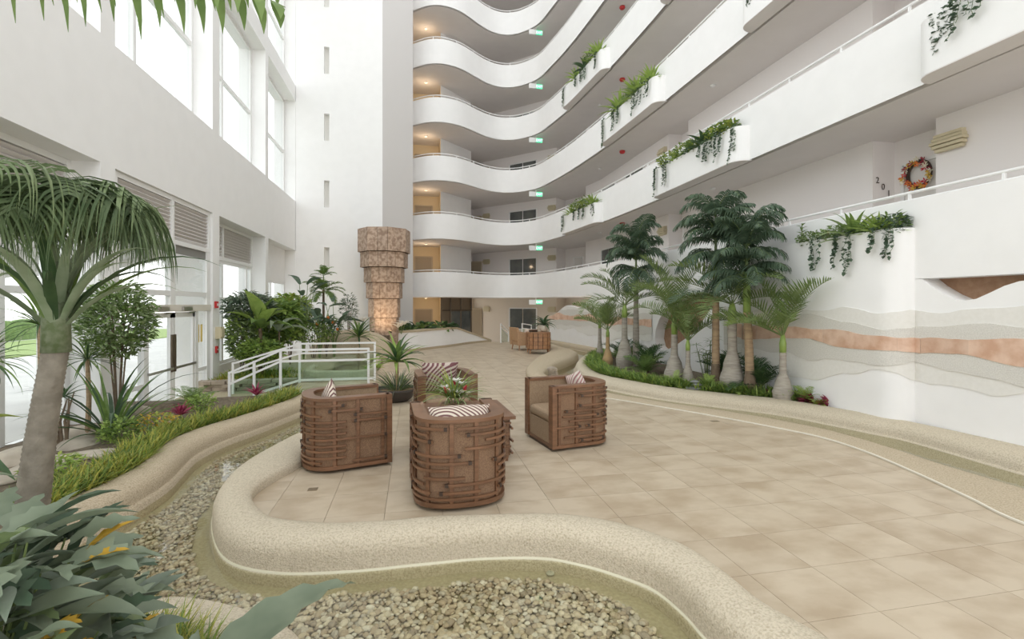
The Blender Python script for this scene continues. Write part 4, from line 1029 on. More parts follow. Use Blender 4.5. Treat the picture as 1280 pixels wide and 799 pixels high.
st(MB().prism([(-1.9,20.6),(-1.9,18.2),(-1.0,18.3),(-.6,19.2),(.3,19.75),(1.25,20.8),(2.3,22.2),(1.2,23),(-.2,22.2),(-1.2,20.6)], .3, .66).build('planter_soil', SOIL), 'soil of the white planter')
# tan mound and pool walls
def mound(name, cx, cy, rx, ry, h, m, z0=-.2, rot=0, label=None):
    mb = MB(); rows = []
    for i in range(9):
        t = i/8*pi/2; r = math.cos(t); z = z0+h*math.sin(t)**.8
        rows.append([(cx+(rx*r*math.cos(a)*math.cos(rot)-ry*r*math.sin(a)*math.sin(rot))*(1+.08*nz(a*2,i)), cy+(rx*r*math.cos(a)*math.sin(rot)+ry*r*math.sin(a)*math.cos(rot))*(1+.08*nz(a*2,i+3)), z) for a in [2*pi*k/28 for k in range(28)]])
    mb.grid(rows, closed=True); return st(mb.build(name, m, smooth=True), label)
mound('garden_mound', -2.1, 17.3, 1.5, 1.2, 1.15, CURB, label='smooth tan rendered mound before the back wall')
mound('garden_mound', -2.9, 14.4, .7, 1.8, .45, CURB, label='lower tan mound at the edge of the small pool')
po = structure('pool_curb', 'pale rounded rim of the small pool behind the glass rail')
ring_o = [(-2.5,12.4),(-1.2,12.25),(-1.0,13.2),(-1.05,15),(-1.2,16.4),(-2.2,16.2),(-2.6,14.6),(-2.75,13.2)]
R = resample(ring_o, 60, closed=True); RO = [(p.x,p.y) for p in R]; cx_, cy_ = -1.85, 14.2
mb = MB(); mb.grid([[(x,y,-.1),(x,y,.16),(x+(cx_-x)*.06,y+(cy_-y)*.04,.20),(x+(cx_-x)*.2,y+(cy_-y)*.12,.17),(x+(cx_-x)*.22,y+(cy_-y)*.13,-.1)] for x,y in RO+[RO[0]]]); mb.build('rim', CURBL, po, smooth=True)
st(MB().prism([(x+(cx_-x)*.1,y+(cy_-y)*.08) for x,y in RO], .04,.05).build('pool_water', WATER), 'still water of the small pool')
st(MB().prism([(x,y) for x,y in RO], -.3,-.15).build('pool_bed', CURBL), 'bed of the small pool')
# stone retaining wall by the steps
sw = structure('stone_wall', 'dry-laid flagstone retaining wall behind the entry steps')
STN = mat('flagstone', (.50,.42,.33), .85, (.38,.31,.24), 7, 5, bump=.7, bscale=25, vary=.22)
rr = random.Random(4); z = -.42
while z < -.02:
    h = rr.uniform(.045,.085); x = -4.9
    while x < -2.65:
        w_ = rr.uniform(.18,.42); dy = rr.uniform(-.05,.05); mb = MB(); e = .012
        pts_ = [(x+e,12.15+dy),(x+w_-e*rr.uniform(.5,2),12.15+dy+rr.uniform(-.03,.03)),(x+w_-e,12.45),(x+e,12.45)]
        mb.prism(pts_, z+.003, z+h-.003); mb.build('stone', STN, sw); x += w_
    z += h

sb_ = structure('spillway_pier', 'squat rough stone-clad pier in the bend of the right stream')
rr = random.Random(9); z = -.2
while z < .13:
    h = rr.uniform(.03,.055); x = 3.30
    while x < 3.60:
        w_ = rr.uniform(.05,.11); dy = rr.uniform(-.012,.012); MB().box(x+.003,min(x+w_,3.63)-.003,11.95+dy,12.10,z+.002,z+h-.002).build('stone', STN, sb_); x += w_
    z += h
MB().box(3.31,3.62,12.02,12.35,-.2,.15).build('core', STN, sb_)
# ================================================================== PLANT LIBRARY
def G_(name, c, c2=None, trans=.35, rough=.5, sc=8, vary=.12): return mat(name, c, rough, c2 or tuple(v*.7 for v in c), sc, 3, trans=trans, vary=vary, spec=.4)
LG1 = G_('leaf_mid_green', (.21,.31,.09), (.14,.23,.06)); LG2 = G_('leaf_dark_green', (.085,.15,.06), (.055,.105,.045)); LG3 = G_('leaf_bright_green', (.38,.50,.13), (.27,.39,.09))
LG4 = G_('leaf_blue_green', (.12,.175,.11), (.08,.13,.08)); LG5 = G_('leaf_yellow_green', (.42,.46,.10), (.28,.36,.07)); LGR = G_('leaf_grey_green', (.29,.34,.24), (.19,.24,.165), sc=5)
LRED = G_('leaf_burgundy', (.36,.05,.10), (.22,.02,.06)); LYEL = G_('leaf_yellow', (.75,.48,.07), (.60,.33,.04)); LVAR = G_('leaf_variegated', (.45,.52,.30), (.16,.26,.08), sc=22); LPNK = G_('leaf_pink', (.55,.12,.20), (.35,.05,.12))
LPALM = G_('palm_leaf_green', (.22,.29,.10), (.15,.215,.075)); PETW = mat('petal_white', (.82,.80,.74), .5, trans=.3); PETR = mat('spathe_red', (.50,.03,.05), .35)
STEM = mat('stem_green', (.20,.26,.09), .5, (.14,.20,.07), 10); BARKT = mat('bark_tan', (.42,.30,.18), .8, (.30,.21,.13), 6, bump=.6, bscale=20, stretch=(1,1,5)); BARKG = mat('bark_grey', (.42,.38,.32), .8, (.30,.27,.23), 5, bump=.5, bscale=18, stretch=(1,1,6)); BARKD = mat('bark_dark', (.13,.09,.06), .9, (.20,.15,.10), 12, bump=.9, bscale=25)
SHAFT = mat('crownshaft_green', (.30,.40,.10), .4, (.20,.30,.07), 3, stretch=(4,4,.6))
ROCK = mat('garden_rock', (.50,.44,.36), .9, (.36,.31,.25), 4, 6, bump=.9, bscale=14, vary=.1); ROCKG = mat('grey_stone', (.17,.18,.18), .6, (.26,.27,.27), 6, bump=.4, bscale=20)
_LM = {}; R_ = math.radians
def strap(L, w, droop, n=7, fold=.25, tip=.9, e0=0, key=None, base=.4, belly=.35, twist=0, wave=0):
    """leaf strip starting at origin along +X, rising e0, curving down by droop radians; returns V,F"""
    V = []; F = []; x = z = 0; a = e0; 
    for i in range(n+1):
        t = i/n; ww = w/2*(base+(1-base)*math.sin(min(1, t/belly)*pi/2))*(1 if t < .45 else max(0, 1-((t-.45)/.55)**(1/max(.2, tip))))
        if i == n: ww = w*.01
        wv_ = wave*math.sin(i*2.1)*w
        c, s = math.cos(a), math.sin(a); fz = ww*fold*2
        V += [(x-s*(fz+wv_), ww, z+c*(fz+wv_)), (x, 0, z), (x-s*(fz-wv_), -ww, z+c*(fz-wv_))]
        x += c*L/n; z += s*L/n; a -= droop/n*(.5+t)
    for i in range(n):
        o = i*3; F += [(o, o+1, o+4, o+3), (o+1, o+2, o+5, o+4)]
    return np.array(V), np.array(F)
def leafmesh(name, m, *a, **k):
    key = (name, m.name, a, tuple(sorted(k.items())))
    if key not in _LM:
        V, F = strap(*a, **k); _LM[key] = npmesh(name, V, F, m, smooth=True)
    return _LM[key]
def xf(V, loc, az, el=0, roll=0, s=1):
    M = Matrix.Translation(loc) @ Matrix.Rotation(az, 4, 'Z') @ Matrix.Rotation(-el, 4, 'Y') @ Matrix.Rotation(roll, 4, 'X') @ Matrix.Diagonal((s, s, s, 1))
    M = np.array(M); return V @ M[:3, :3].T+M[:3, 3]
class NB:
    def __init__(s): s.V = []; s.F = []; s.M = []; s.o = 0
    def add(s, V, F, mi=0):
        s.V.append(np.asarray(V)); s.F.append(np.asarray(F)+s.o); s.o += len(V); s.M += [mi]*len(F)
    def mesh(s, name, mats): return npmesh(name, np.concatenate(s.V), np.concatenate(s.F), mats, s.M, smooth=True)
    def build(s, name, mats, parent=None, loc=None): return link(name, s.mesh(name, mats), parent, loc)
def tube_np(pts, rs, n=5):
    mb = MB(); mb.tube(pts, rs, n, cap=False); return np.array(mb.v), np.array(mb.f)
_FR = {}
def frond_mesh(key, L, arch, npair, ll, lw, vee=.5, hang=.5, fwd=.9, m=LPALM, r=.012, seed=0, bare=.18, lseg=3, e0=0):
    """palm frond from origin along +X, curving down by arch radians. vee: leaflets lifted; hang: leaflet droop by gravity"""
    if key in _FR: return _FR[key]
    rr = random.Random(seed); nb = NB(); N = 18; pts = []; x = z = 0; a = e0; dirs = []
    for i in range(N+1):
        pts.append((x, 0, z)); dirs.append(a); x += math.cos(a)*L/N; z += math.sin(a)*L/N; a -= arch/N*(.4+1.2*i/N)
    V, F = tube_np(pts, [r*(1-.85*i/N) for i in range(N+1)], 5); nb.add(V, F, 0)
    for k in range(npair):
        t = bare+(1-bare)*(k+.5)/npair; fi = t*N; i = min(N-1, int(fi)); f = fi-i
        px_ = pts[i][0]+(pts[i+1][0]-pts[i][0])*f; pz_ = pts[i][2]+(pts[i+1][2]-pts[i][2])*f; a = dirs[i]
        l = ll*(math.sin(pi*min(1, (t-bare)/(1-bare)*.8+.18))**.7)*rr.uniform(.9, 1.08); T = Vector((math.cos(a), 0, math.sin(a))); U = Vector((-math.sin(a), 0, math.cos(a)))
        for s in (-1, 1):
            fw = fwd*(.5+.8*t)+rr.uniform(-.1,.1); d = (T*math.sin(min(1.4, fw*.8))+Vector((0, s, 0))*math.cos(min(1.4, fw*.8))+U*(vee+rr.uniform(-.12,.12))).normalized()
            p = Vector((px_, 0, pz_)); vs = []; W0 = T*lw/2; 
            for q in range(lseg+1):
                tt = q/lseg; w = (.55, 1, .75, .04)[min(3, int(tt*3+.01))] if lseg == 3 else (.6+.4*math.sin(pi*min(1, tt*1.4)))*(1-tt**3)+.03
                vs += [p-W0*w, p+W0*w]; p = p+d*(l/lseg); d = (d+Vector((0, 0, -hang*(.5+tt)))).normalized()
            nb.add(np.array([v[:] for v in vs]), np.array([(2*q, 2*q+1, 2*q+3, 2*q+2) for q in range(lseg)]), 1)
    _FR[key] = nb.mesh('frond', [STEM, m]); return _FR[key]
class Fam:
    """fronds of one kind; the droop is worked out for the elevation the frond leaves the trunk at"""
    def __init__(s, key, *a, **k): s.key, s.a, s.k = key, a, k
    def get(s, el):
        b = round(el/.35); e = b*.35; return frond_mesh((s.key, b), *s.a, e0=e, **s.k), el-e
def frond(key, *a, **k): return Fam(key, *a, **k)
def put_frond(fam, parent, loc, az, el, roll=0, s=1):
    me, res = fam.get(el)
    return link('frond', me, parent, loc, (Matrix.Rotation(az, 4, 'Z') @ Matrix.Rotation(-res, 4, 'Y') @ Matrix.Rotation(roll, 4, 'X')).to_euler(), (s,)*3)
def add_fronds(t, meshes, zc, n, els, azs=None, seed=0, s=(.9,1.1), roll=.15, rad=0.0, xy=(0,0)):
    rr = random.Random(seed)
    for i in range(n):
        az = azs[i] if azs else 2*pi*i*.382+rr.uniform(-.25,.25); el = els[i] if isinstance(els, (list, tuple)) and len(els) == n else rr.uniform(*els)
        put_frond(rr.choice(meshes), t, (xy[0]+rad*math.cos(az), xy[1]+rad*math.sin(az), zc), az, el, rr.uniform(-roll, roll), rr.uniform(*s))
def rosette(t, meshes, n, els, seed=0, loc=(0,0,0), s=(.85,1.1), name='leaf', azr=(0, 2*pi), rad=.01):
    rr = random.Random(seed)
    for i in range(n):
        f = i/max(1, n-1); az = azr[0]+((i*.382*2*pi+rr.uniform(-.2,.2)) % (2*pi))/(2*pi)*(azr[1]-azr[0]); el = els[0]+(els[1]-els[0])*f+rr.uniform(-.1,.1)
        o = link(name, rr.choice(meshes), t, (loc[0]+rad*math.cos(az), loc[1]+rad*math.sin(az), loc[2]), (Matrix.Rotation(az, 4, 'Z') @ Matrix.Rotation(-el, 4, 'Y') @ Matrix.Rotation(rr.uniform(-.2,.2), 4, 'X')).to_euler(), (rr.uniform(*s),)*3)
def rosette_np(nb, V, F, n, els, seed=0, loc=(0,0,0), s=(.85,1.1), mi=0, rad=0):
    rr = random.Random(seed)
    for i in range(n):
        f = i/max(1, n-1); az = i*2.4+rr.uniform(-.3,.3); nb.add(xf(V, (loc[0]+rad*math.cos(az), loc[1]+rad*math.sin(az), loc[2]), az, els[0]+(els[1]-els[0])*f+rr.uniform(-.1,.1), rr.uniform(-.3,.3), rr.uniform(*s)), F, mi)
def ringed_trunk(mb, prof, H, lean=(0,0), n=16, rings=26, amp=.04):
    """prof: list of (t, r). """
    m = rings*2; rows = []
    for i in range(m+1):
        t = i/m; j = 0
        while j < len(prof)-2 and prof[j+1][0] < t: j += 1
        f = (t-prof[j][0])/(prof[j+1][0]-prof[j][0]); f = f*f*(3-2*f); r = prof[j][1]+(prof[j+1][1]-prof[j][1])*f
        r *= 1+(amp if i % 2 else 0); c = (lean[0]*t*t, lean[1]*t*t)
        rows.append([(c[0]+r*math.cos(2*pi*k/n), c[1]+r*math.sin(2*pi*k/n), H*t) for k in range(n)])
    mb.grid(rows, closed=True); return mb
def palm(label, loc, H, rb, rn, shaft, fmesh, nf, els, bark, seed=0, lean=(0,0), group=None, bottle=True, azs=None, s=(.9,1.1), roots=None, dead=0):
    t = thing('palm_tree', label, 'palm', loc, 0, group)
    prof = [(0,rb*.9),(.16,rb),(.36,rb*.72),(.6,rn*1.1),(1,rn)] if bottle else [(0,rb*1.25),(.08,rb),(1,rn)]
    ringed_trunk(MB(), prof, H, lean, rings=int(max(8, H*11)), amp=.035 if bottle else .05).build('trunk', bark, t, smooth=True)
    mb = MB(); mb.tube([(lean[0],lean[1],H-.02),(lean[0]*1.05,lean[1]*1.05,H+shaft*.5),(lean[0]*1.1,lean[1]*1.1,H+shaft)], [rn*1.0,rn*1.08,rn*.55], 12)
    mb.build('crownshaft', SHAFT, t, smooth=True)
    if bottle: add_fronds(t, fmesh, H+shaft-.03, nf, els, azs, seed, s, xy=(lean[0]*1.1, lean[1]*1.1))
    else:
        MB().tube([(lean[0]*1.1,lean[1]*1.1,H+shaft-.05),(lean[0]*1.1,lean[1]*1.1,H+shaft+.8)], [rn*.5,.01], 6).build('leader', STEM, t)
        for q, (dz, n_, ee) in enumerate(((0,10,(R_(0),R_(40))),(.25,10,(R_(20),R_(60))),(.50,9,(R_(45),R_(75))),(.76,6,(R_(62),R_(85))))): add_fronds(t, fmesh, H+shaft-.03+dz, n_, ee, None, seed*5+q, s, xy=(lean[0]*1.1, lean[1]*1.1))
    if roots:
        mb = MB(); ringed_trunk(mb, [(0,rb*1.5),(.3,rb*1.35),(1,rb*1.02)], roots, rings=5, amp=.1); mb.build('root_collar', BARKD, t, smooth=True)
    return t
FB = [frond('b%d' % i, 1.0, .7+.3*i, 19, .32, .032, vee=.55, hang=.12, fwd=.95, m=LPALM, seed=i) for i in range(3)]
FBB = [frond('bb%d' % i, 1.5, .9+.35*i, 26, .40, .034, vee=.45, hang=.2, fwd=.9, m=LPALM, seed=i+7) for i in range(3)]
FBD = [frond('bd%d' % i, 1.5, 1.2+.3*i, 27, .42, .032, vee=.3, hang=.3, fwd=.9, m=LG4, seed=i+17) for i in range(2)]
FD = [frond('d%d' % i, .88, 1.6+.4*i, 22, .36, .038, vee=.0, hang=1.2, fwd=.8, m=LG4, seed=i+27, bare=.1) for i in range(3)]
palm('small slim palm farthest left in the palm bed', (5.80,14.5,.1), .95, .11, .05, .18, FB, 7, (R_(25),R_(80)), BARKG, 1, group='palms in the wall bed')
palm('small palm with orange-tan bottle base, second from the left', (5.40,12.9,.1), .78, .15, .05, .22, FB, 9, (R_(30),R_(82)), mat('bark_orange', (.50,.33,.16), .8, (.36,.25,.14), 5, bump=.4, bscale=20), 2, group='palms in the wall bed')
palm('bottle palm with fat dark-grey base and wide arching fronds, left of centre', (5.55,12.1,.1), 1.35, .23, .07, .35, FBD+FBB, 10, (R_(15),R_(75)), BARKG, 3, group='palms in the wall bed')
palm('tall left palm with dense dark drooping crown', (5.98,12.3,.1), 2.3, .09, .06, .40, FD, 26, (R_(-25),R_(85)), BARKG, 4, bottle=False, group='palms in the wall bed', s=(1.0,1.25))
palm('bottle palm with swollen ringed grey base, the left of the middle pair', (5.60,9.65,.1), 1.05, .22, .065, .35, FBB, 10, (R_(20),R_(80)), BARKG, 5, group='palms in the wall bed', azs=[R_(a) for a in (200,150,60,330,110,20,250,290,170,80)])
palm('short slender palm with flared base, the right of the middle pair', (5.62,9.15,.1), .74, .13, .045, .22, FB, 9, (R_(30),R_(82)), BARKG, 6, group='palms in the wall bed')
palm('tall palm with tan ringed trunk and dark crown, left of the two tallest', (6.02,8.78,.1), 2.25, .075, .062, .5, FD, 26, (R_(-30),R_(85)), BARKT, 7, bottle=False, group='palms in the wall bed', roots=.5, s=(.95,1.12))
palm('big bottle palm between the two tallest palms', (6.12,8.40,.1), 1.35, .23, .08, .38, FBB+FBD, 11, (R_(10),R_(78)), BARKG, 8, group='palms in the wall bed', azs=[R_(a) for a in (190,215,150,-60,60,20,95,-20,250,120,170)])
palm('tall leaning palm with tan trunk and bright green shaft, right of the two tallest', (6.22,8.02,.1), 1.55, .08, .068, .75, FD, 26, (R_(-30),R_(85)), BARKT, 9, bottle=False, group='palms in the wall bed', lean=(-.03,.04), roots=.45, s=(.95,1.12))
palm('rightmost palm with squat ringed bottle base and one long frond over the mural', (6.42,7.42,.1), .85, .17, .055, .32, FB, 8, [R_(x) for x in (72,28,35,60,45,80,30,66)], BARKG, 10, group='palms in the wall bed', azs=[R_(x) for x in (-35,150,200,110,240,60,175,-60)], s=(1.05,1.3))
o_ = [c for c in bpy.data.objects if c.get('label', '').startswith('rightmost palm')][0]
put_frond(FBB[0], o_, (0,0,1.12), R_(-52), R_(66), 0, .92)
# edging grass generator along a line
def blades(name, label, line, width, dens, hgt, w, mats, seed=0, side=1, z0=.1, cat='grass', lean=.5, minr=0, zf=None):
    rng = np.random.default_rng(seed); P = np.array(line); d = np.diff(P, axis=0); L = np.hypot(d[:,0], d[:,1]); cum = np.concatenate([[0], np.cumsum(L)])
    n = int(cum[-1]*width*dens); s = rng.random(n)*cum[-1]; i = np.clip(np.searchsorted(cum, s)-1, 0, len(L)-1); f = (s-cum[i])/L[i]
    c = P[i]+d[i]*f[:,None]; nrm = np.stack([-d[i,1], d[i,0]], 1)/L[i][:,None]*side; off = minr+rng.random(n)*width; c = c+nrm*off[:,None]
    az = rng.random(n)*2*pi; ln = hgt*(.6+.6*rng.random(n)); el = .5+.75*rng.random(n)
    dx = np.cos(az)*np.cos(el)-nrm[:,0]*.3*lean; dy = np.sin(az)*np.cos(el)-nrm[:,1]*.3*lean; dz = np.sin(el)
    sx_, sy_ = -np.sin(az)*w/2, np.cos(az)*w/2; zz = np.full(n, z0)
    def pt(t, wd, dr): return np.stack([c[:,0]+dx*ln*t+sx_*wd, c[:,1]+dy*ln*t+sy_*wd, zz+dz*ln*t-dr*ln], 1)
    V = np.stack([pt(0,-1,0), pt(0,1,0), pt(.5,-.8,.02), pt(.5,.8,.02), pt(1,-.05,.22), pt(1,.05,.22)], 1).reshape(-1, 3)
    b = (np.arange(n)*6)[:,None]; F = np.stack([b+np.array([0,1,3,2]), b+np.array([2,3,5,4])], 1).reshape(-1, 4)
    mi = np.repeat(rng.integers(0, len(mats), n), 2)
    me = npmesh(name, V, F, mats, mi); o = link(name, me); return tag(o, label, cat, kind='stuff')
YG = [G_('grass_yellow', (.62,.58,.12)), G_('grass_green', (.30,.42,.08)), G_('grass_olive', (.45,.48,.10)), G_('grass_deep', (.18,.28,.06))]
blades('grass_edging', 'yellow-green grass edging along the left garden bed', [(x, y) for x, y in l_in[22:]], .36, 2600, .26, .016, YG, 1, side=1, z0=.10)
blades('grass_edging', 'bright green leafy edging around the palm bed', [(x, y) for x, y in i_in[35:84]], .42, 2000, .29, .026, [G_('grass_lime', (.48,.60,.14)), LG1, G_('grass_fresh', (.36,.52,.12)), G_('grass_leafy', (.22,.36,.08))], 2, side=-1, z0=.10)
blades('grass_edging', 'tuft of yellow-green grass in the nearest bed', [(-1.5,2.78),(-1.2,2.72),(-.98,2.56),(-.84,2.3)], .42, 5200, .27, .009, YG, 3, side=-1, z0=.09)
# generic clustered bush
def bush(name, label, cat, loc, rad, h, n, lw, ll, m, seed=0, group=None, m2=None, stems=4, lift=.0, droop=.6):
    t = thing(name, label, cat, loc, 0, group); rr = random.Random(seed); nb = NB(); V, F = strap(ll, lw, droop, 3, .2, .9)
    for i in range(n):
        u = rr.uniform(-1,1); a = rr.uniform(0,2*pi); r = rr.uniform(.35,1)**.6; q = math.sqrt(1-u*u)
        p = (rad*r*q*math.cos(a), rad*r*q*math.sin(a), lift+h*.5+h*.5*r*u); nb.add(xf(V, p, a+rr.uniform(-.9,.9), rr.uniform(-.5,1.0), rr.uniform(-.6,.6), rr.uniform(.7,1.2)), F, (1 if (m2 and rr.random() < .35) else 0))
    f = nb.build('foliage', [m, m2 or m], t); f['kind'] = 'stuff'
    mb = MB()
    for i in range(stems):
        a = 2*pi*i/stems+.4; mb.tube([(0,0,-.05),(rad*.25*math.cos(a),rad*.25*math.sin(a),lift+h*.4),(rad*.5*math.cos(a),rad*.5*math.sin(a),lift+h*.75)], [.014,.010,.004], 5)
    mb.build('stems', BARKD if lift else STEM, t); return t
def rplant(name, label, cat, loc, meshes, n, els, seed=0, group=None, s=(.85,1.1), rz=0):
    t = thing(name, label, cat, loc, rz, group); rosette(t, meshes, n, els, seed, s=s)
    MB().tube([(0,0,-.06),(0,0,.03)], [.02,.012], 6).build('stem', STEM, t); return t
# ================================================================== PLANTING
# --- palm bed underplants
rplant('bromeliad', 'burgundy bromeliad at the near tip of the palm bed, left of its yellow neighbour', 'bromeliad', (6.70,7.08,.10), [leafmesh('leaf', LPNK, .20,.045,.9), leafmesh('leaf', LRED, .18,.04,.7)], 34, (.2,1.3), 1, s=(1.1,1.5))
rplant('bromeliad', 'burgundy bromeliad at the very tip of the palm bed against the wall', 'bromeliad', (6.76,6.82,.10), [leafmesh('leaf', LPNK, .20,.045,.9), leafmesh('leaf', LRED, .18,.04,.7)], 30, (.2,1.3), 2, s=(1.0,1.4))
rplant('bromeliad', 'low yellow-green bromeliad in front of the burgundy ones', 'bromeliad', (6.66,6.86,.11), [leafmesh('leaf', LG5, .14,.035,.9)], 24, (.2,1.2), 3, s=(1.0,1.4))
for i, (x, y, m, l) in enumerate(((5.25,10.3,LRED,'small dark red plant among the left palms'),(5.35,9.55,LRED,'small dark red plant before the middle palms'),(5.75,8.55,LRED,'small purple-red plant right of the stacked stones'),(6.45,7.75,LRED,'small dark red plant left of the rightmost palm'))):
    rplant('bromeliad', l, 'bromeliad', (x,y,.10), [leafmesh('leaf', m, .17,.04,.8)], 16, (.3,1.2), 10+i)
FERN = frond('fern', .34, 1.0, 16, .085, .016, vee=.1, hang=.15, m=LG3, r=.004, bare=.05); FERN_D = frond('fernd', .42, 1.0, 16, .12, .02, vee=.1, hang=.2, m=LG1, r=.005, bare=.05)
def fern(label, loc, n=12, seed=0, mm=None, s=(.8,1.15), els=(R_(20),R_(75))):
    t = thing('fern', label, 'fern', loc); add_fronds(t, mm or [FERN], .02, n, els, None, seed, s); MB().lathe([(.03,-.06),(.02,.03)], 8).build('crown', STEM, t); return t
fern('light green fern at the foot of the rightmost palm', (6.62,7.12,.12), 14, 1)
fern('bright fern right of the stacked grey stones', (5.75,8.62,.12), 12, 2); fern('bright fern between the big bottle palm and the leaning palm', (6.0,8.1,.12), 10, 3)
fern('fern left of the stacked grey stones', (5.3,9.15,.12), 12, 4)
fern('broad pale-leaved fern among the left palms', (5.55,10.9,.12), 12, 5, [FERN_D], (1.3,1.8)); fern('dark fern behind the orange-based palm', (6.1,12.9,.12), 12, 6, [FERN_D], (1.3,1.8))
fern('low dark fern behind the slim far palm', (6.2,14.0,.12), 10, 7, [FERN_D], (1.2,1.6))
DWF = [frond('dwf', .62, .9, 18, .24, .026, vee=.3, hang=.25, m=LG2, r=.006, seed=3)]
for i, (x, y, l) in enumerate(((5.75,11.2,'dark arching shrub palm in the middle left of the palm bed'),(6.35,8.9,'low dark palm behind the two tallest trunks'),(6.45,8.0,'low dark palm to the right of the leaning trunk'),(6.1,13.4,'small dark palm against the wall among the left palms'))):
    t = thing('shrub_palm', l, 'palm', (x,y,.1)); add_fronds(t, DWF, .12, 12, (R_(15),R_(80)), None, i, (.9,1.25)); MB().tube([(0,0,-.05),(0,0,.14)], [.04,.03], 8).build('stem', BARKD, t)
pp = thing('papyrus', 'tall thin-stemmed umbrella papyrus between the middle palms and the tall trunk', 'papyrus', (6.35,9.55,.1))
um = leafmesh('ray_leaf', LG1, .20,.016,.9); rr = random.Random(4)
for i in range(14):
    a = rr.uniform(0,2*pi); r = rr.uniform(.05,.25); h = rr.uniform(.45,1.02); st_o = MB().tube([(r*.3*math.cos(a),r*.3*math.sin(a),0),(r*math.cos(a),r*math.sin(a),h)], .006, 5).build('stalk', STEM, pp)
    for k in range(9): link('ray_leaf', um, st_o, (r*math.cos(a),r*math.sin(a),h), (0, -rr.uniform(-.1,.6), 2*pi*k/9))
def rock(name, label, cat, loc, s, m, seed, group=None, parent=None):
    V, F = peb_mesh(seed, 3); V = V*np.array(s)*(1+.0); me = npmesh(name, V, F, m, smooth=True)
    o = link(name, me, parent, loc, (0,0,seed*1.3)); 
    if label: tag(o, label, cat, group)
    return o
rock('garden_stone', 'rounded tan stone beside the leaning palm', 'stone', (6.0,8.72,.16), (.13,.10,.14), ROCK, 11)
rock('garden_stone', 'bottom slab of the small stack of dark stones', 'stone', (5.47,8.62,.15), (.20,.14,.07), ROCKG, 12)
rock('garden_stone', 'middle slab of the small stack of dark stones', 'stone', (5.49,8.62,.215), (.15,.12,.06), ROCKG, 13)
rock('garden_stone', 'top stone of the small stack of dark stones', 'stone', (5.46,8.63,.27), (.11,.10,.06), ROCKG, 14)
# --- balcony planters: soil plants and trailing ivy
IVY = strap(.055, .05, .4, 2, .15, .7, base=.6)
def ivy(loc, length, seed, label, out=(-1,0), spread=.06, m=LG4):
    t = thing('trailing_ivy', label, 'ivy', loc, 0, 'ivy trailing from the balcony planters'); rr = random.Random(seed); nb = NB(); mb = MB()
    for s in range(3):
        y = rr.uniform(-spread, spread)*1.5; pts = [(.10,y,.04),(.0,y,.05),(-.05,y,0)]; z = 0; L = length*rr.uniform(.6,1.05)
        while -z < L: z -= .05; y += rr.uniform(-.022,.022)+(.012 if -z > L*.7 else 0); pts.append((-.045-rr.random()*.02, y, z))
        mb.tube(pts, .0035, 4)
        for p in pts:
            for q in range(3):
                if rr.random() < .75: nb.add(xf(IVY[0], (p[0]-.01,p[1]+rr.uniform(-.02,.02),p[2]+rr.uniform(-.02,.02)), pi+rr.uniform(-1.4,1.4), rr.uniform(-1.2,.2), rr.uniform(-.5,.5), rr.uniform(.7,1.25)), IVY[1], 0)
    mb.build('vine', STEM, t); f = nb.build('ivy_leaves', [m], t); f['kind'] = 'stuff'; return t
BRO = [leafmesh('leaf', LVAR, .56,.08,1.2), leafmesh('leaf', LG1, .50,.07,1.1)]; BRG = [leafmesh('leaf', LG3, .36,.055,.8)]; BRD = [leafmesh('leaf', LG2, .36,.11,1.0, belly=.5)]
PL = 0
def pos(k, y, d=.16): return (parx(y)-d, y, soff(k)+.66)
stn = {1:'second',2:'third',3:'fourth',4:'fifth'}
# near, second storey
t = rplant('bromeliad', 'large striped bromeliad with a red bloom in the planter above the mural', 'bromeliad', pos(1,6.45), BRO, 30, (.25,1.35), 5, s=(1.0,1.25))
for i in range(9): MB().lathe([(.004,0),(.02,.03),(.004,.07)], 6, (.03*math.cos(i*2.4)*(i/5),.03*math.sin(i*2.4)*(i/5),.12+.012*(9-i))).build('bloom', PETR, t, smooth=True)
rplant('bromeliad', 'bright lime bromeliad right of the striped one above the mural', 'bromeliad', pos(1,6.02), BRG, 36, (.3,1.4), 6, s=(1.1,1.4))
bush('leafy_shrub', 'dark leafy ivy clump at the near end of the planter above the mural', 'shrub', pos(1,5.82), .2, .32, 260, .045,.08, LG4, 7, m2=LG1)
bush('leafy_shrub', 'variegated low shrub under the striped bromeliad', 'shrub', pos(1,6.75), .26, .3, 360, .035,.06, LVAR, 8, m2=LG1)
bush('leafy_shrub', 'variegated trailing shrub farther along the planter above the mural', 'shrub', pos(1,7.25), .28, .26, 340, .035,.06, LVAR, 9, m2=LG1)
t = rplant('bromeliad', 'small bromeliad with a red flower left of the striped one', 'bromeliad', pos(1,6.95), [leafmesh('leaf', LG1, .22,.04,1.0)], 16, (.2,1.3), 12)
MB().lathe([(.005,0),(.035,.04),(.02,.08),(.001,.1)], 8, (0,0,.12)).build('bloom', PETR, t, smooth=True)
t = thing('zz_plant', 'upright glossy stem of leaves in the planter above the mural', 'plant', pos(1,7.5)); 
for i in range(16): link('leaf', leafmesh('leaf', LG1, .11,.045,.5,4), t, (.0,0,.04+.024*i), (0,-.5,i*2.4))
MB().tube([(0,0,-.05),(0,0,.45)], .008, 5).build('stem', STEM, t)
ys1 = [(5.78,.55),(6.0,.36),(6.3,.62),(6.55,.45),(6.98,.52)]
for i, (y, L) in enumerate(ys1):
    p = bulge_line(5.62,9.1); x = parx(y)-(.30 if y > 5.9 else .2+.1*(y-5.65)/.25)
    ivy((x,y,soff(1)+.74), L, 50+i, 'ivy vine trailing over the mural, %s from the corner' % ['nearest','second','third','fourth','fifth'][i])
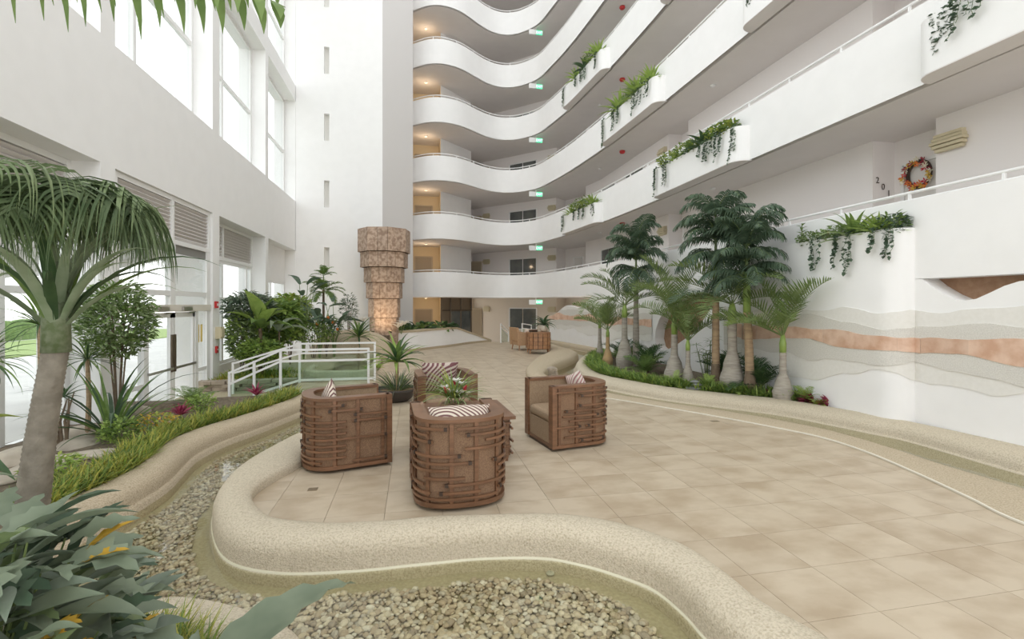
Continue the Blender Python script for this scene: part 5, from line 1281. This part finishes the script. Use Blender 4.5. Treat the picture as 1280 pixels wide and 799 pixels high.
def planter_fill(k, y0, y1, spec, seed, where):
    rr = random.Random(seed); c = 0; ords = ['nearest','second','third','fourth','fifth','sixth','seventh','eighth','ninth']
    for q, (kind, f, sc) in enumerate(spec):
        y = y0+.3+(y1-y0-.6)*f; lab = '%s along the planter %s' % (ords[q], where)
        if kind == 'b': rplant('bromeliad', 'green spiky plant, '+lab, 'plant', pos(k,y), BRG, 30, (.2,1.35), seed*9+q, s=(sc*1.15,sc*1.5))
        elif kind == 'd': rplant('broadleaf_plant', 'dark broad-leaved plant, '+lab, 'plant', pos(k,y), BRD, 14, (.3,1.3), seed*9+q, s=(sc*1.5,sc*1.8))
        elif kind == 'v': rplant('bromeliad', 'arching striped-leaf plant, '+lab, 'plant', pos(k,y), BRO, 20, (.2,1.3), seed*9+q, s=(sc*1.1,sc*1.4))
        elif kind == 's': bush('leafy_shrub', 'low leafy shrub, '+lab, 'shrub', pos(k,y), .32*sc, .42*sc, 320, .05,.08, LG1, seed*9+q, m2=LG5)
    n = 0
    for q, (f, L) in enumerate(IV[(k, seed)]):
        y = y0+.2+(y1-y0-.4)*f; ivy((parx(y)-(.30 if .04 < f < .96 else .22), y, soff(k)+.74), L, seed*31+q, '%s ivy vine hanging from the planter %s' % (ords[q], where), spread=.09)
IV = {(2,1): [(.02,.7),(.12,.55),(.17,.35),(.22,.5),(.30,.3),(.78,.55),(.93,.75)], (2,2): [(.02,.4),(.25,.45),(.38,.4),(.55,.35),(.95,.7)], (3,3): [(.06,.45),(.2,.5),(.3,.75),(.6,.5),(.7,.6),(.93,.95)], (4,4): [(.05,.6),(.35,.55),(.45,.45),(.62,.5),(.95,.7)],
      (2,5): [(.90,.3),(.945,.42),(.985,.5)], (3,6): [(.965,.35),(.99,.45)], (4,7): [(.95,.5)]}
planter_fill(2,9.1,12.95, [('s',.05,.8),('v',.13,.6),('s',.18,.9),('d',.33,.95),('s',.42,.9),('d',.5,.6),('s',.6,1.0),('b',.72,.9),('s',.85,1)], 1, 'over the tallest palms on the third storey')
planter_fill(2,17.0,20.4, [('b',.08,1.2),('s',.25,1.2),('s',.42,1.3),('s',.6,1.2),('b',.8,1.1)], 2, 'at the far end of the third storey')
planter_fill(3,12.65,16.7, [('b',.06,1.3),('v',.27,1.0),('b',.32,1.6),('s',.45,.8),('b',.66,1.6),('v',.7,.8)], 3, 'in the middle of the fourth storey')
planter_fill(4,16.4,20.3, [('b',.08,1.4),('s',.25,1.2),('d',.42,1.1),('b',.68,1.3)], 4, 'on the curve of the fifth storey')
planter_fill(2,-1.6,5.45, [('s',.9,1.0),('b',.8,1.0)], 5, 'at the near end of the third storey')
planter_fill(3,1.9,9.1, [('s',.93,1.0)], 6, 'at the near end of the fourth storey')
# --- flower arrangement on the low table
fa_ = thing('flower_arrangement', 'grassy flower arrangement with white lilies and red blooms on the low table', 'flowers', (.46,5.80,.52))
MB().lathe([(.14,0),(.17,.05),(.15,.10),(.13,.10)], 16).build('basket', WEAVE, fa_, smooth=True)
GL = [leafmesh('grass_leaf', LG5, .48,.018,1.3), leafmesh('grass_leaf', LG1, .42,.02,1.0), leafmesh('grass_leaf', LVAR, .50,.018,1.4)]
rosette(fa_, GL, 120, (.2,1.3), 3, (0,0,.16), (.75,1.1), 'grass_leaf', rad=.05)
rr = random.Random(12); petal = leafmesh('petal', PETW, .11,.038,1.0,5); rp_ = leafmesh('petal', PETR, .13,.06,.5,5)
for i, (x, y, z) in enumerate(((-.05,-.08,.24),(.06,-.12,.22),(.03,.02,.34),(.10,.02,.30),(-.12,-.02,.27),(.15,-.08,.2))):
    fl_ = MB().tube([(x*.4,y*.4,.08),(x,y,z)], .006, 5).build('flower_stem', STEM, fa_)
    for k in range(6): link('petal', petal, fl_, (x,y,z), (Matrix.Rotation(k*pi/3+i,4,'Z') @ Matrix.Rotation(-.7,4,'Y')).to_euler())
for i, (x, y, z, s) in enumerate(((-.10,-.12,.24,.7),(.12,-.10,.25,.7),(.02,.06,.30,.6))):
    fl_ = MB().tube([(x*.4,y*.4,.08),(x,y,z)], .006, 5).build('flower_stem', STEM, fa_)
    for k in range(3): link('petal', rp_, fl_, (x,y,z), (Matrix.Rotation(k*2.1+i,4,'Z') @ Matrix.Rotation(-1.1,4,'Y')).to_euler(), (s,)*3)
# --- potted plant behind the left chair
pt_ = thing('potted_plant', 'wide dark bowl of dracaena over fine grass beyond the left armchair', 'potted plant', (-.33,9.25,0))
MB().lathe([(.20,0),(.28,.06),(.38,.20),(.40,.24),(.37,.24),(.33,.18)], 28).build('bowl', mat('bowl_dark', (.06,.05,.045), .5), pt_, smooth=True)
MB().lathe([(.35,.19),(.001,.22)], 20, cap=False).build('mulch', mat('mulch', (.42,.28,.17), .95, (.3,.2,.12), 30, bump=.8), pt_)
rosette(pt_, [leafmesh('fine_leaf', LG4, .52,.014,1.1), leafmesh('fine_leaf', LGR, .55,.016,1.2), leafmesh('fine_leaf', LG1, .48,.014,.9)], 150, (.35,1.25), 5, (0,0,.2), (.8,1.15), 'fine_leaf', rad=.12)
MB().tube([(0,0,.18),(0,0,.74)], [.035,.03], 8).build('cane', BARKT, pt_)
rosette(pt_, [leafmesh('leaf', LG1, .72,.075,1.5), leafmesh('leaf', LG2, .70,.07,1.3), leafmesh('leaf', LG3, .66,.065,.8)], 38, (-.1,1.4), 6, (0,0,.72), (.8,1.1))
# plant on the far table
fp = thing('potted_plant', 'arching dark green potted plant on the far end table', 'potted plant', (4.68,17.2,.79))
MB().lathe([(.10,0),(.15,.08),(.16,.24),(.13,.24)], 18).build('pot', mat('pot_cream', (.62,.55,.45), .6), fp, smooth=True)
rosette(fp, [leafmesh('leaf', LG2, .62,.085,1.9), leafmesh('leaf', LG4, .58,.08,1.5)], 26, (.1,1.3), 8, (0,0,.24), (.8,1.1))
# --- white planter flowers and leaves, dracaenas by the column
t = bush('leafy_shrub', 'dark broad-leaved low shrub along the white planter', 'shrub', (.1,20.3,.66), .75, .35, 160, .16,.26, LG2, 21, m2=LG1)
t.scale = (1.3,.6,1)
t2 = bush('leafy_shrub', 'dark shrub farther along the white planter towards the entrance', 'shrub', (1.2,21.2,.62), .6, .38, 120, .16,.26, LG2, 22, m2=LG1)
for i, (x, y, z, s) in enumerate(((-1.85,17.2,1.0,1.1),(-.50,18.55,.80,1.2))):
    t = thing('white_lily', 'large white spidery lily in front of the stone-clad column, %s one' % ['left','right'][i], 'flower', (x,y,z))
    for j in range(3):
        c = MB().tube([(0,0,-.1),(.12*(j-1),0,.12+.06*j)], .012, 5).build('stalk', STEM, t)
        for k in range(8): link('petal', leafmesh('petal', PETW, .34,.06,1.1), c, (.12*(j-1),0,.12+.06*j), (Matrix.Rotation(k*pi/4+j,4,'Z') @ Matrix.Rotation(-.75,4,'Y')).to_euler(), (s,)*3)
def dracaena(label, loc, h, L, n, seed, mats=(LG1, LG2), w=.07, els=(-.1,1.35)):
    t = thing('dracaena', label, 'plant', loc); MB().tube([(0,0,-.1),(.02,0,h*.5),(0,0,h)], [.035,.03,.025], 7).build('cane', BARKT, t)
    rosette(t, [leafmesh('leaf', m, L,w,1.3) for m in mats], n, els, seed, (0,0,h), (.8,1.15)); return t
dracaena('spiky dracaena standing at the pool in front of the stone-clad column', (-1.75,15.9,.15), .62, .85, 30, 31, w=.07)
for i, (x, y) in enumerate(((-1.15,15.6),(-.95,13.0),(-1.2,12.7),(-.3,11.6))):
    rplant('bromeliad', ['small lime plant right of the spiky dracaena','small lime plant at the right end of the pool','yellow-green plant beside the pool rim','lime plant behind the potted bowl'][i], 'plant', (x,y,.14 if i < 3 else .0), [leafmesh('leaf', LG5, .2,.06,.9), leafmesh('leaf', LG3, .2,.06,.9)], 12, (.3,1.2), 40+i)
# --- back-left jungle
bush('leafy_tree', 'fine feathery small tree by the window past the entry doors', 'tree', (-4.25,13.75,-.1), .60, 1.0, 1500, .06,.19, LGR, 51, m2=LG4, lift=1.25, stems=5, droop=1.2)
bush('leafy_tree', 'pale variegated ficus low in the back garden window', 'tree', (-4.32,13.35,-.1), .36, 1.3, 1300, .07,.13, LVAR, 52, m2=LG3, lift=.45, stems=4)
bush('leafy_tree', 'large mid-green leafy shrub in the centre of the back garden', 'tree', (-3.75,14.6,-.1), .62, 1.35, 1300, .11,.22, LG1, 53, m2=LG3, lift=.7, stems=5)
bush('leafy_tree', 'light green leafy tree right of the big paddle leaf', 'tree', (-3.9,16.4,-.1), .65, 1.25, 1300, .10,.19, LG3, 54, m2=LG5, lift=1.0, stems=5)
bush('leafy_shrub', 'round bright green shrub behind the far handrail', 'shrub', (-3.75,12.95,0), .50, .70, 1200, .07,.12, LG3, 55, m2=LG1, lift=.25)
bush('leafy_shrub', 'dense green shrub under the bird-of-paradise leaves', 'shrub', (-3.0,15.4,.0), .62, .75, 700, .05,.09, LG1, 56, m2=LG3, lift=.55)
t = bush('leafy_shrub', 'dark shrub dotted with orange flowers by the tan mound', 'shrub', (-2.75,16.1,.2), .50, .70, 600, .05,.09, LG2, 57, m2=LG1, lift=.55)
for i in range(7):
    rr = random.Random(i); MB().lathe([(.005,0),(.05,.04),(.03,.09),(.001,.1)], 7, (rr.uniform(-.4,.4),-.35+rr.uniform(-.1,.1),.75+rr.uniform(0,.5))).build('blossom', WC[1], t, smooth=True)
bush('leafy_tree', 'thin grey-green shrub at the right edge of the back garden', 'tree', (-2.3,17.9,.3), .30, 1.1, 400, .035,.13, LG4, 58, m2=LGR, lift=.8, stems=4, droop=1.3)
bg_ = thing('paddle_leaf_plant', 'plant with giant upright pale-veined paddle leaves in the back garden', 'plant', (-3.85,13.2,0))
MB().tube([(0,0,-.1),(.04,0,.6),(0,0,1.2)], [.05,.045,.04], 8).build('cane', BARKD, bg_)
rosette(bg_, [leafmesh('leaf', LG3, 1.15,.42,1.1,9,belly=.55), leafmesh('leaf', LG1, 1.0,.38,1.3,9,belly=.55)], 9, (.4,1.45), 60, (0,0,1.2), (.75,1.05))
for i, (x, y, h, L) in enumerate(((-3.2,15.0,2.0,.85),(-2.5,16.0,1.6,.8),(-2.85,15.5,1.5,.75))):
    t = thing('bird_of_paradise', 'tall bird-of-paradise with dark paddle leaves on stalks, %s of the three' % ['leftmost','rightmost','middle'][i], 'plant', (x,y,.1)); rr = random.Random(70+i)
    for j in range(9):
        a = j*2.4; hh = h*rr.uniform(.55,1.15); e = rr.uniform(.15,.4); s_o = MB().tube([(0,0,-.05),(.06*math.cos(a),.06*math.sin(a),hh*.5),(e*math.cos(a),e*math.sin(a),hh)], [.02,.014,.008], 5).build('stalk', STEM, t)
        link('leaf', leafmesh('leaf', LG4, L*.8,.24,.9,7,belly=.5), s_o, (e*math.cos(a),e*math.sin(a),hh), (Matrix.Rotation(a,4,'Z') @ Matrix.Rotation(-rr.uniform(.1,1.1),4,'Y')).to_euler(), (rr.uniform(.7,1.1),)*3)
tf = thing('slender_palm', 'slender dark-trunked palm with feathery top against the back wall', 'palm', (-2.98,16.9,.1))
ringed_trunk(MB(), [(0,.05),(1,.035)], 2.2, rings=14).build('trunk', BARKD, tf, smooth=True)
FTOP = [frond('ft', .62, 1.3, 22, .24, .03, vee=.2, hang=.4, m=LG1, r=.006, seed=5)]
add_fronds(tf, FTOP, 2.15, 18, (R_(-20),R_(80)), None, 9, (.9,1.25)); add_fronds(tf, FTOP, 2.65, 9, (R_(5),R_(85)), None, 10, (.55,.75))
MB().tube([(0,0,2.1),(0,0,2.68)], [.03,.015], 6).build('leader', STEM, tf)
bl = thing('hanging_leaf_plant', 'plant with one long blue-green leaf hanging behind the far handrail', 'plant', (-3.45,13.4,.2))
MB().tube([(0,0,-.3),(0,0,.9)], [.03,.02], 6).build('cane', BARKD, bl)
rosette(bl, [leafmesh('leaf', LGR, .9,.24,2.4,8,belly=.5)], 4, (.5,1.1), 61, (0,0,.9), (.9,1.1))
blades('grass_edging', 'low olive grass on the bank behind the far handrail', [(-4.6,12.6),(-3.8,12.7),(-2.9,12.9),(-2.4,13.6)], .7, 900, .26, .02, YG, 8, side=1, z0=0)
blades('grass_edging', 'orange-yellow low plants along the top of the flagstone wall', [(-4.7,12.35),(-3.9,12.4),(-2.8,12.45)], .22, 900, .16, .02, [LYEL, LG5, YG[1]], 9, side=1, z0=0)
# --- left garden bed
rplant('bromeliad', 'pink bromeliad left of the entry doors at the edge of the grass', 'bromeliad', (-3.45,8.05,.14), [leafmesh('leaf', LPNK, .24,.04,.6), leafmesh('leaf', LRED, .2,.04,.5)], 26, (.4,1.4), 81)
rplant('bromeliad', 'pink bromeliad in front of the handrail post', 'bromeliad', (-2.85,9.55,.14), [leafmesh('leaf', LPNK, .26,.04,.6), leafmesh('leaf', LRED, .2,.04,.5)], 26, (.4,1.4), 82)
bush('leafy_shrub', 'small bright shrub by the pink bromeliad near the doors', 'shrub', (-3.35,8.5,.08), .22, .30, 320, .03,.06, LG3, 83)
fern('dark-leaved fern just before the entry doors', (-3.75,9.2,.05), 12, 84, [FERN_D], (.9,1.2))
bush('leafy_shrub', 'round bright green shrub beside the large spiky agave', 'shrub', (-3.62,6.85,.05), .22, .34, 420, .03,.06, LG3, 85, m2=LG1)
bush('leafy_shrub', 'low yellow-flecked shrub at the edge of the left bed', 'shrub', (-3.45,7.35,.10), .28, .22, 420, .025,.05, LG5, 86, m2=LYEL)
bush('leafy_shrub', 'light green low shrub near the foreground trunk', 'shrub', (-3.6,5.7,.03), .26, .24, 420, .03,.06, LG3, 87, m2=LG5)
bush('leafy_shrub', 'lime low shrub at the left edge behind the foreground trunk', 'shrub', (-3.75,4.75,.02), .30, .26, 460, .03,.06, LG5, 88, m2=LG3)
ag = thing('spiky_agave', 'large clump of long sword leaves in the left bed', 'plant', (-3.95,7.30,.02))
rosette(ag, [leafmesh('leaf', LG2, 1.25,.055,1.0,9), leafmesh('leaf', LG1, 1.2,.05,.7,9), leafmesh('leaf', LG4, 1.3,.05,1.5,9)], 40, (.45,1.45), 90, (0,0,.02), (.75,1.1), rad=.04)
MB().lathe([(.05,-.05),(.06,.05),(.02,.1)], 8).build('crown', STEM, ag)
for i, (x, y, z, s, l) in enumerate(((-4.15,8.25,.12,(.17,.14,.30),'upright pale rock by the entry screen'),(-4.15,7.0,.02,(.38,.25,.2),'broad low rock behind the agave'),(-3.75,6.45,.05,(.26,.18,.12),'flat rock left of the round shrub'),(-4.0,6.05,.03,(.40,.25,.14),'wide flat rock near the foreground trunk'),(-3.45,6.35,.06,(.20,.13,.08),'small pale rock by the grass edging'),(-4.4,6.4,.05,(.35,.26,.24),'mossy rock near the window'),(-3.95,5.3,.0,(.34,.22,.12),'half-buried rock behind the grass edging'),(-4.5,7.7,.02,(.30,.22,.2),'grey-tan rock by the window sill'),(-3.55,7.9,.06,(.16,.13,.1),'small rock beside the pink bromeliad'))):
    rock('garden_rock', l, 'rock', (x,y,z), s, ROCK, 20+i)
ds_ = thing('bare_stem_plant', 'dark bare-stemmed plant among the rocks', 'plant', (-4.3,6.95,.1)); rr = random.Random(3)
for i in range(6): MB().tube([(.03*i-.08,0,-.1),(.03*i-.08+rr.uniform(-.05,.05),0,.25),(.05*i-.12,rr.uniform(-.05,.05),.4+rr.random()*.25)], [.02,.015,.006], 6).build('stem', BARKD, ds_)
rosette(ds_, [leafmesh('leaf', LG2, .3,.03,1.2)], 14, (.2,1.2), 93, (.02,0,.55), (.7,1.1))
bush('leafy_tree', 'weeping variegated ficus against the entry screen', 'tree', (-4.18,7.88,-.05), .46, 1.15, 2600, .04,.10, LVAR, 94, m2=LG1, lift=1.05, stems=6, droop=1.0)
for i, (x, y, h, L) in enumerate(((-4.5,6.9,1.55,.55),(-4.4,7.6,1.05,.5),(-4.55,6.2,1.2,.55),(-4.5,5.3,1.4,.55))):
    dracaena('thin-caned spiky dracaena by the window, %s' % ['tallest, left of the weeping ficus','shorter one right of the sword-leaved clump','mid-height one behind the foreground trunk','one nearest the left edge'][i], (x,y,0), h, L, 40, 100+i, (LG1, LG2, LVAR), .028, (-.4,1.3))
ba = thing('banana_plant', 'broad-leaved banana plant at the left edge behind the foreground trunk', 'plant', (-4.15,4.6,0)); rr = random.Random(6)
MB().tube([(0,0,-.1),(0,0,.5)], [.06,.04], 8).build('cane', SHAFT, ba)
rosette(ba, [leafmesh('leaf', LG3, 1.0,.34,1.0,9,belly=.5), leafmesh('leaf', LG5, .95,.32,1.2,9,belly=.5), leafmesh('leaf', LG2, .95,.34,1.4,9,belly=.5)], 9, (.3,1.3), 95, (0,0,.5), (.8,1.05))
# --- foreground: drooping tree
ft = thing('drooping_palm', 'foreground palm with ringed grey trunk and long drooping strap leaves', 'palm', (-1.76,2.60,.05))
ringed_trunk(MB(), [(0,.074),(.5,.060),(1,.048)], 1.55, lean=(.13,.0), n=20, rings=70, amp=.06).build('trunk', mat('bark_foreground', (.27,.24,.19), .85, (.18,.155,.12), 14, bump=.6, bscale=40), ft, smooth=True)
FDR = [frond('fdr%d' % i, (.80,.66,.72)[i], 2.7+.3*i, 18, .74, .024, vee=.1, hang=.9, fwd=.5, m=(G_('leaf_soft_green', (.30,.37,.20), (.20,.27,.13)), G_('leaf_shade_green', (.10,.15,.07), (.15,.20,.10)), G_('leaf_moss', (.19,.25,.12), (.12,.18,.08)))[i], r=.008, seed=40+i, bare=.38, lseg=6) for i in range(3)]
MB().tube([(.13,0,1.53),(.13,0,1.75),(.13,0,1.95)], [.055,.05,.02], 12).build('crownshaft', G_('clasping_sheath', (.30,.34,.22), (.17,.22,.10), sc=30), ft, smooth=True)
add_fronds(ft, FDR, 2.05, 26, (R_(70),R_(89)), None, 44, (.58,.80), xy=(.13,0), rad=.02)
SVM = G_('leaf_silver_green', (.36,.42,.28), (.24,.31,.18))
rosette(ft, [leafmesh('strap_leaf', SVM, .8,.05,1.6,9), leafmesh('strap_leaf', LG2, .75,.05,1.9,9), leafmesh('strap_leaf', LG1, .85,.04,1.4,9)], 26, (.9,1.5), 45, (.13,0,1.60), (.8,1.15), 'strap_leaf')
# --- foreground broadleaf shrub, lower left
def lobed(L, w, droop, seed=0):
    V, F = strap(L, w, droop, 8, .18, .9, belly=.5); V = V.copy()
    for i in range(9):
        k = (1.25 if i % 2 else .62) if 1 < i < 8 else 1
        V[i*3][1] *= k; V[i*3+2][1] *= k
    return V, F
CRO = [npmesh('leaf', *lobed(.23,.12,.8), m, smooth=True) for m in (LGR, LGR, LG4, G_('leaf_sage', (.25,.32,.15), (.16,.22,.10)))]+[leafmesh('leaf', LGR, .26,.085,.9,8,belly=.5), leafmesh('leaf', G_('leaf_pale_grey', (.30,.34,.28), (.20,.25,.18)), .24,.075,.8,8,belly=.5)]
CRY = npmesh('leaf', *lobed(.15,.08,.5), LYEL, smooth=True)
def fgshrub(label, loc, n, seed, rad, h, ylw=0, meshes=None):
    t = thing('croton_shrub', label, 'shrub', loc); rr = random.Random(seed)
    for i in range(n):
        a = rr.uniform(0,2*pi); u = rr.random()**.7; r = rad*rr.uniform(.2,1)*math.sqrt(1-.6*u*u); z = h*(.25+.75*u); p = (r*math.cos(a), r*math.sin(a), z)
        link('leaf', rr.choice(meshes or CRO), t, p, (Matrix.Rotation(a+rr.uniform(-.6,.6),4,'Z') @ Matrix.Rotation(-rr.uniform(-.2,.9),4,'Y') @ Matrix.Rotation(rr.uniform(-.5,.5),4,'X')).to_euler(), (rr.uniform(.7,1.15),)*3)
        if i % 4 == 0: MB().tube([(p[0]*.1,p[1]*.1,0),(p[0]*.6,p[1]*.6,z*.6),p], [.008,.006,.003], 5).build('stem', STEM, t)
    for i in range(ylw):
        a = rr.uniform(-1.6,.6); link('leaf', CRY, t, (rad*.7*math.cos(a),rad*.7*math.sin(a),h*rr.uniform(.55,.95)), (Matrix.Rotation(a,4,'Z') @ Matrix.Rotation(-rr.uniform(.2,1.0),4,'Y')).to_euler(), (rr.uniform(.7,1.1),)*3)
    return t
fgshrub('large grey-green lobed-leaf shrub with yellow young leaves in the lower left corner', (-1.38,1.80,.1), 260, 1, .42, .95, 10)
fgshrub('dark lobed-leaf shrub at the left edge under the foreground trunk', (-1.72,1.62,.1), 160, 2, .36, 1.02, 0)
fgshrub('lower lobed-leaf shrub beside the near grass tuft', (-1.28,2.15,.08), 80, 3, .26, .62, 3)
rplant('cordyline', 'dark burgundy cordyline under the yellow-leaved shrub', 'plant', (-1.18,2.26,.08), [leafmesh('leaf', LRED, .30,.06,.6)], 14, (.5,1.4), 111)
rplant('cordyline', 'small crimson cordyline in front of the near grass tuft', 'plant', (-.86,1.95,.08), [leafmesh('leaf', LPNK, .30,.06,.4)], 7, (.7,1.4), 112)
bn = thing('birds_nest_fern', 'nest fern with broad wavy grey-green leaves arching over the pebbles', 'fern', (-.84,1.95,.22))
NL = leafmesh('leaf', LGR, .62,.20,1.3,18,belly=.4,wave=.045,fold=.2)
for az, el, s in ((40,.80,1.32),(100,1.15,.62),(150,.7,.8),(-20,.5,.8),(210,.6,.8),(20,.9,.6)):
    link('leaf', NL, bn, (0,0,0), (Matrix.Rotation(R_(az),4,'Z') @ Matrix.Rotation(-el,4,'Y')).to_euler(), (s,)*3)
MB().lathe([(.05,-.05),(.05,.03),(.01,.05)], 8).build('crown', STEM, bn)
big = thing('broadleaf_plant', 'plant with big dark blurred leaf reaching in at the left edge', 'plant', (-1.95,2.05,.1))
MB().tube([(0,0,-.05),(0,0,1.0)], [.02,.012], 6).build('stalk', STEM, big)
for az, el, z, s, m in ((30,.35,1.05,1.0,LGR),(60,.1,1.28,.75,LGR),(75,.2,.85,.8,LGR),(10,.5,.8,.9,LG1),(120,.6,.9,.9,LG1)):
    link('leaf', leafmesh('leaf', m, .48,.10,1.0,9,belly=.5), big, (0,0,z*.95), (Matrix.Rotation(R_(az),4,'Z') @ Matrix.Rotation(-el,4,'Y')).to_euler(), (s,)*3)
# --- overhanging palm whose frond tips dip into the top of the view
op = thing('overhanging_palm', 'palm leaning over from the left, only its frond tips hanging into view', 'palm', (-4.1,1.2,0))
ringed_trunk(MB(), [(0,.12),(1,.07)], 3.7, lean=(.6,.4), rings=40).build('trunk', BARKG, op, smooth=True)
OHF = frond('oh', 3.05, .30, 26, .50, .055, vee=-.5, hang=.9, fwd=.7, m=LG1, r=.016, seed=77, bare=.25, lseg=5)
for az, el in ((13,-.02),(24,.12),(-15,.3),(45,.35),(-50,.4),(75,.5)):
    put_frond(OHF, op, (.6,.4,3.50), R_(az), el)
MB().tube([(.55,.37,3.6),(.62,.42,3.75)], [.07,.02], 8).build('crownshaft', SHAFT, op, smooth=True)
# ------------------------------------------------------------------ turn any leaf or frond that would pass through a wall
bpy.context.view_layer.update()
def out_of_bounds(o):
    M = o.parent.matrix_world @ o.matrix_basis
    n = len(o.data.vertices); step = max(1, n//60); bad = 0
    for i in range(0, n, step):
        p = M @ o.data.vertices[i].co
        if p.x > 6.98 and p.z < 2.9 and p.y < 17: bad += 1
        elif p.x > 6.70 and p.z < 2.95 and 5.55 < p.y < 9.15: bad += 1
        elif p.x < -4.72 and p.y > 2.2: bad += 1
        elif p.y > 20.6 and p.x < -1.2: bad += 1
    return bad
for o in list(bpy.data.objects):
    if o.type != 'MESH' or not o.parent or o.parent.parent: continue
    if o.name.split('.')[0] not in ('frond', 'leaf', 'strap_leaf') or o.parent.name.startswith('overhanging'): continue
    pw = o.parent.matrix_world.translation
    if not (pw.x > 4.6 and pw.y < 17 and pw.z < 1.0) and not pw.x < -2.2: continue
    b0 = out_of_bounds(o)
    if not b0: continue
    base = o.matrix_basis.copy(); best = (b0, base)
    for k in range(1, 12):
        a = (k+1)//2*R_(30)*(1 if k % 2 else -1); L_ = base.to_translation()
        Mr = Matrix.Translation(L_) @ Matrix.Rotation(a, 4, 'Z') @ Matrix.Translation(-L_) @ base
        o.matrix_basis = Mr; b = out_of_bounds(o)
        if b < best[0]: best = (b, Mr)
        if b == 0: break
    o.matrix_basis = best[1]
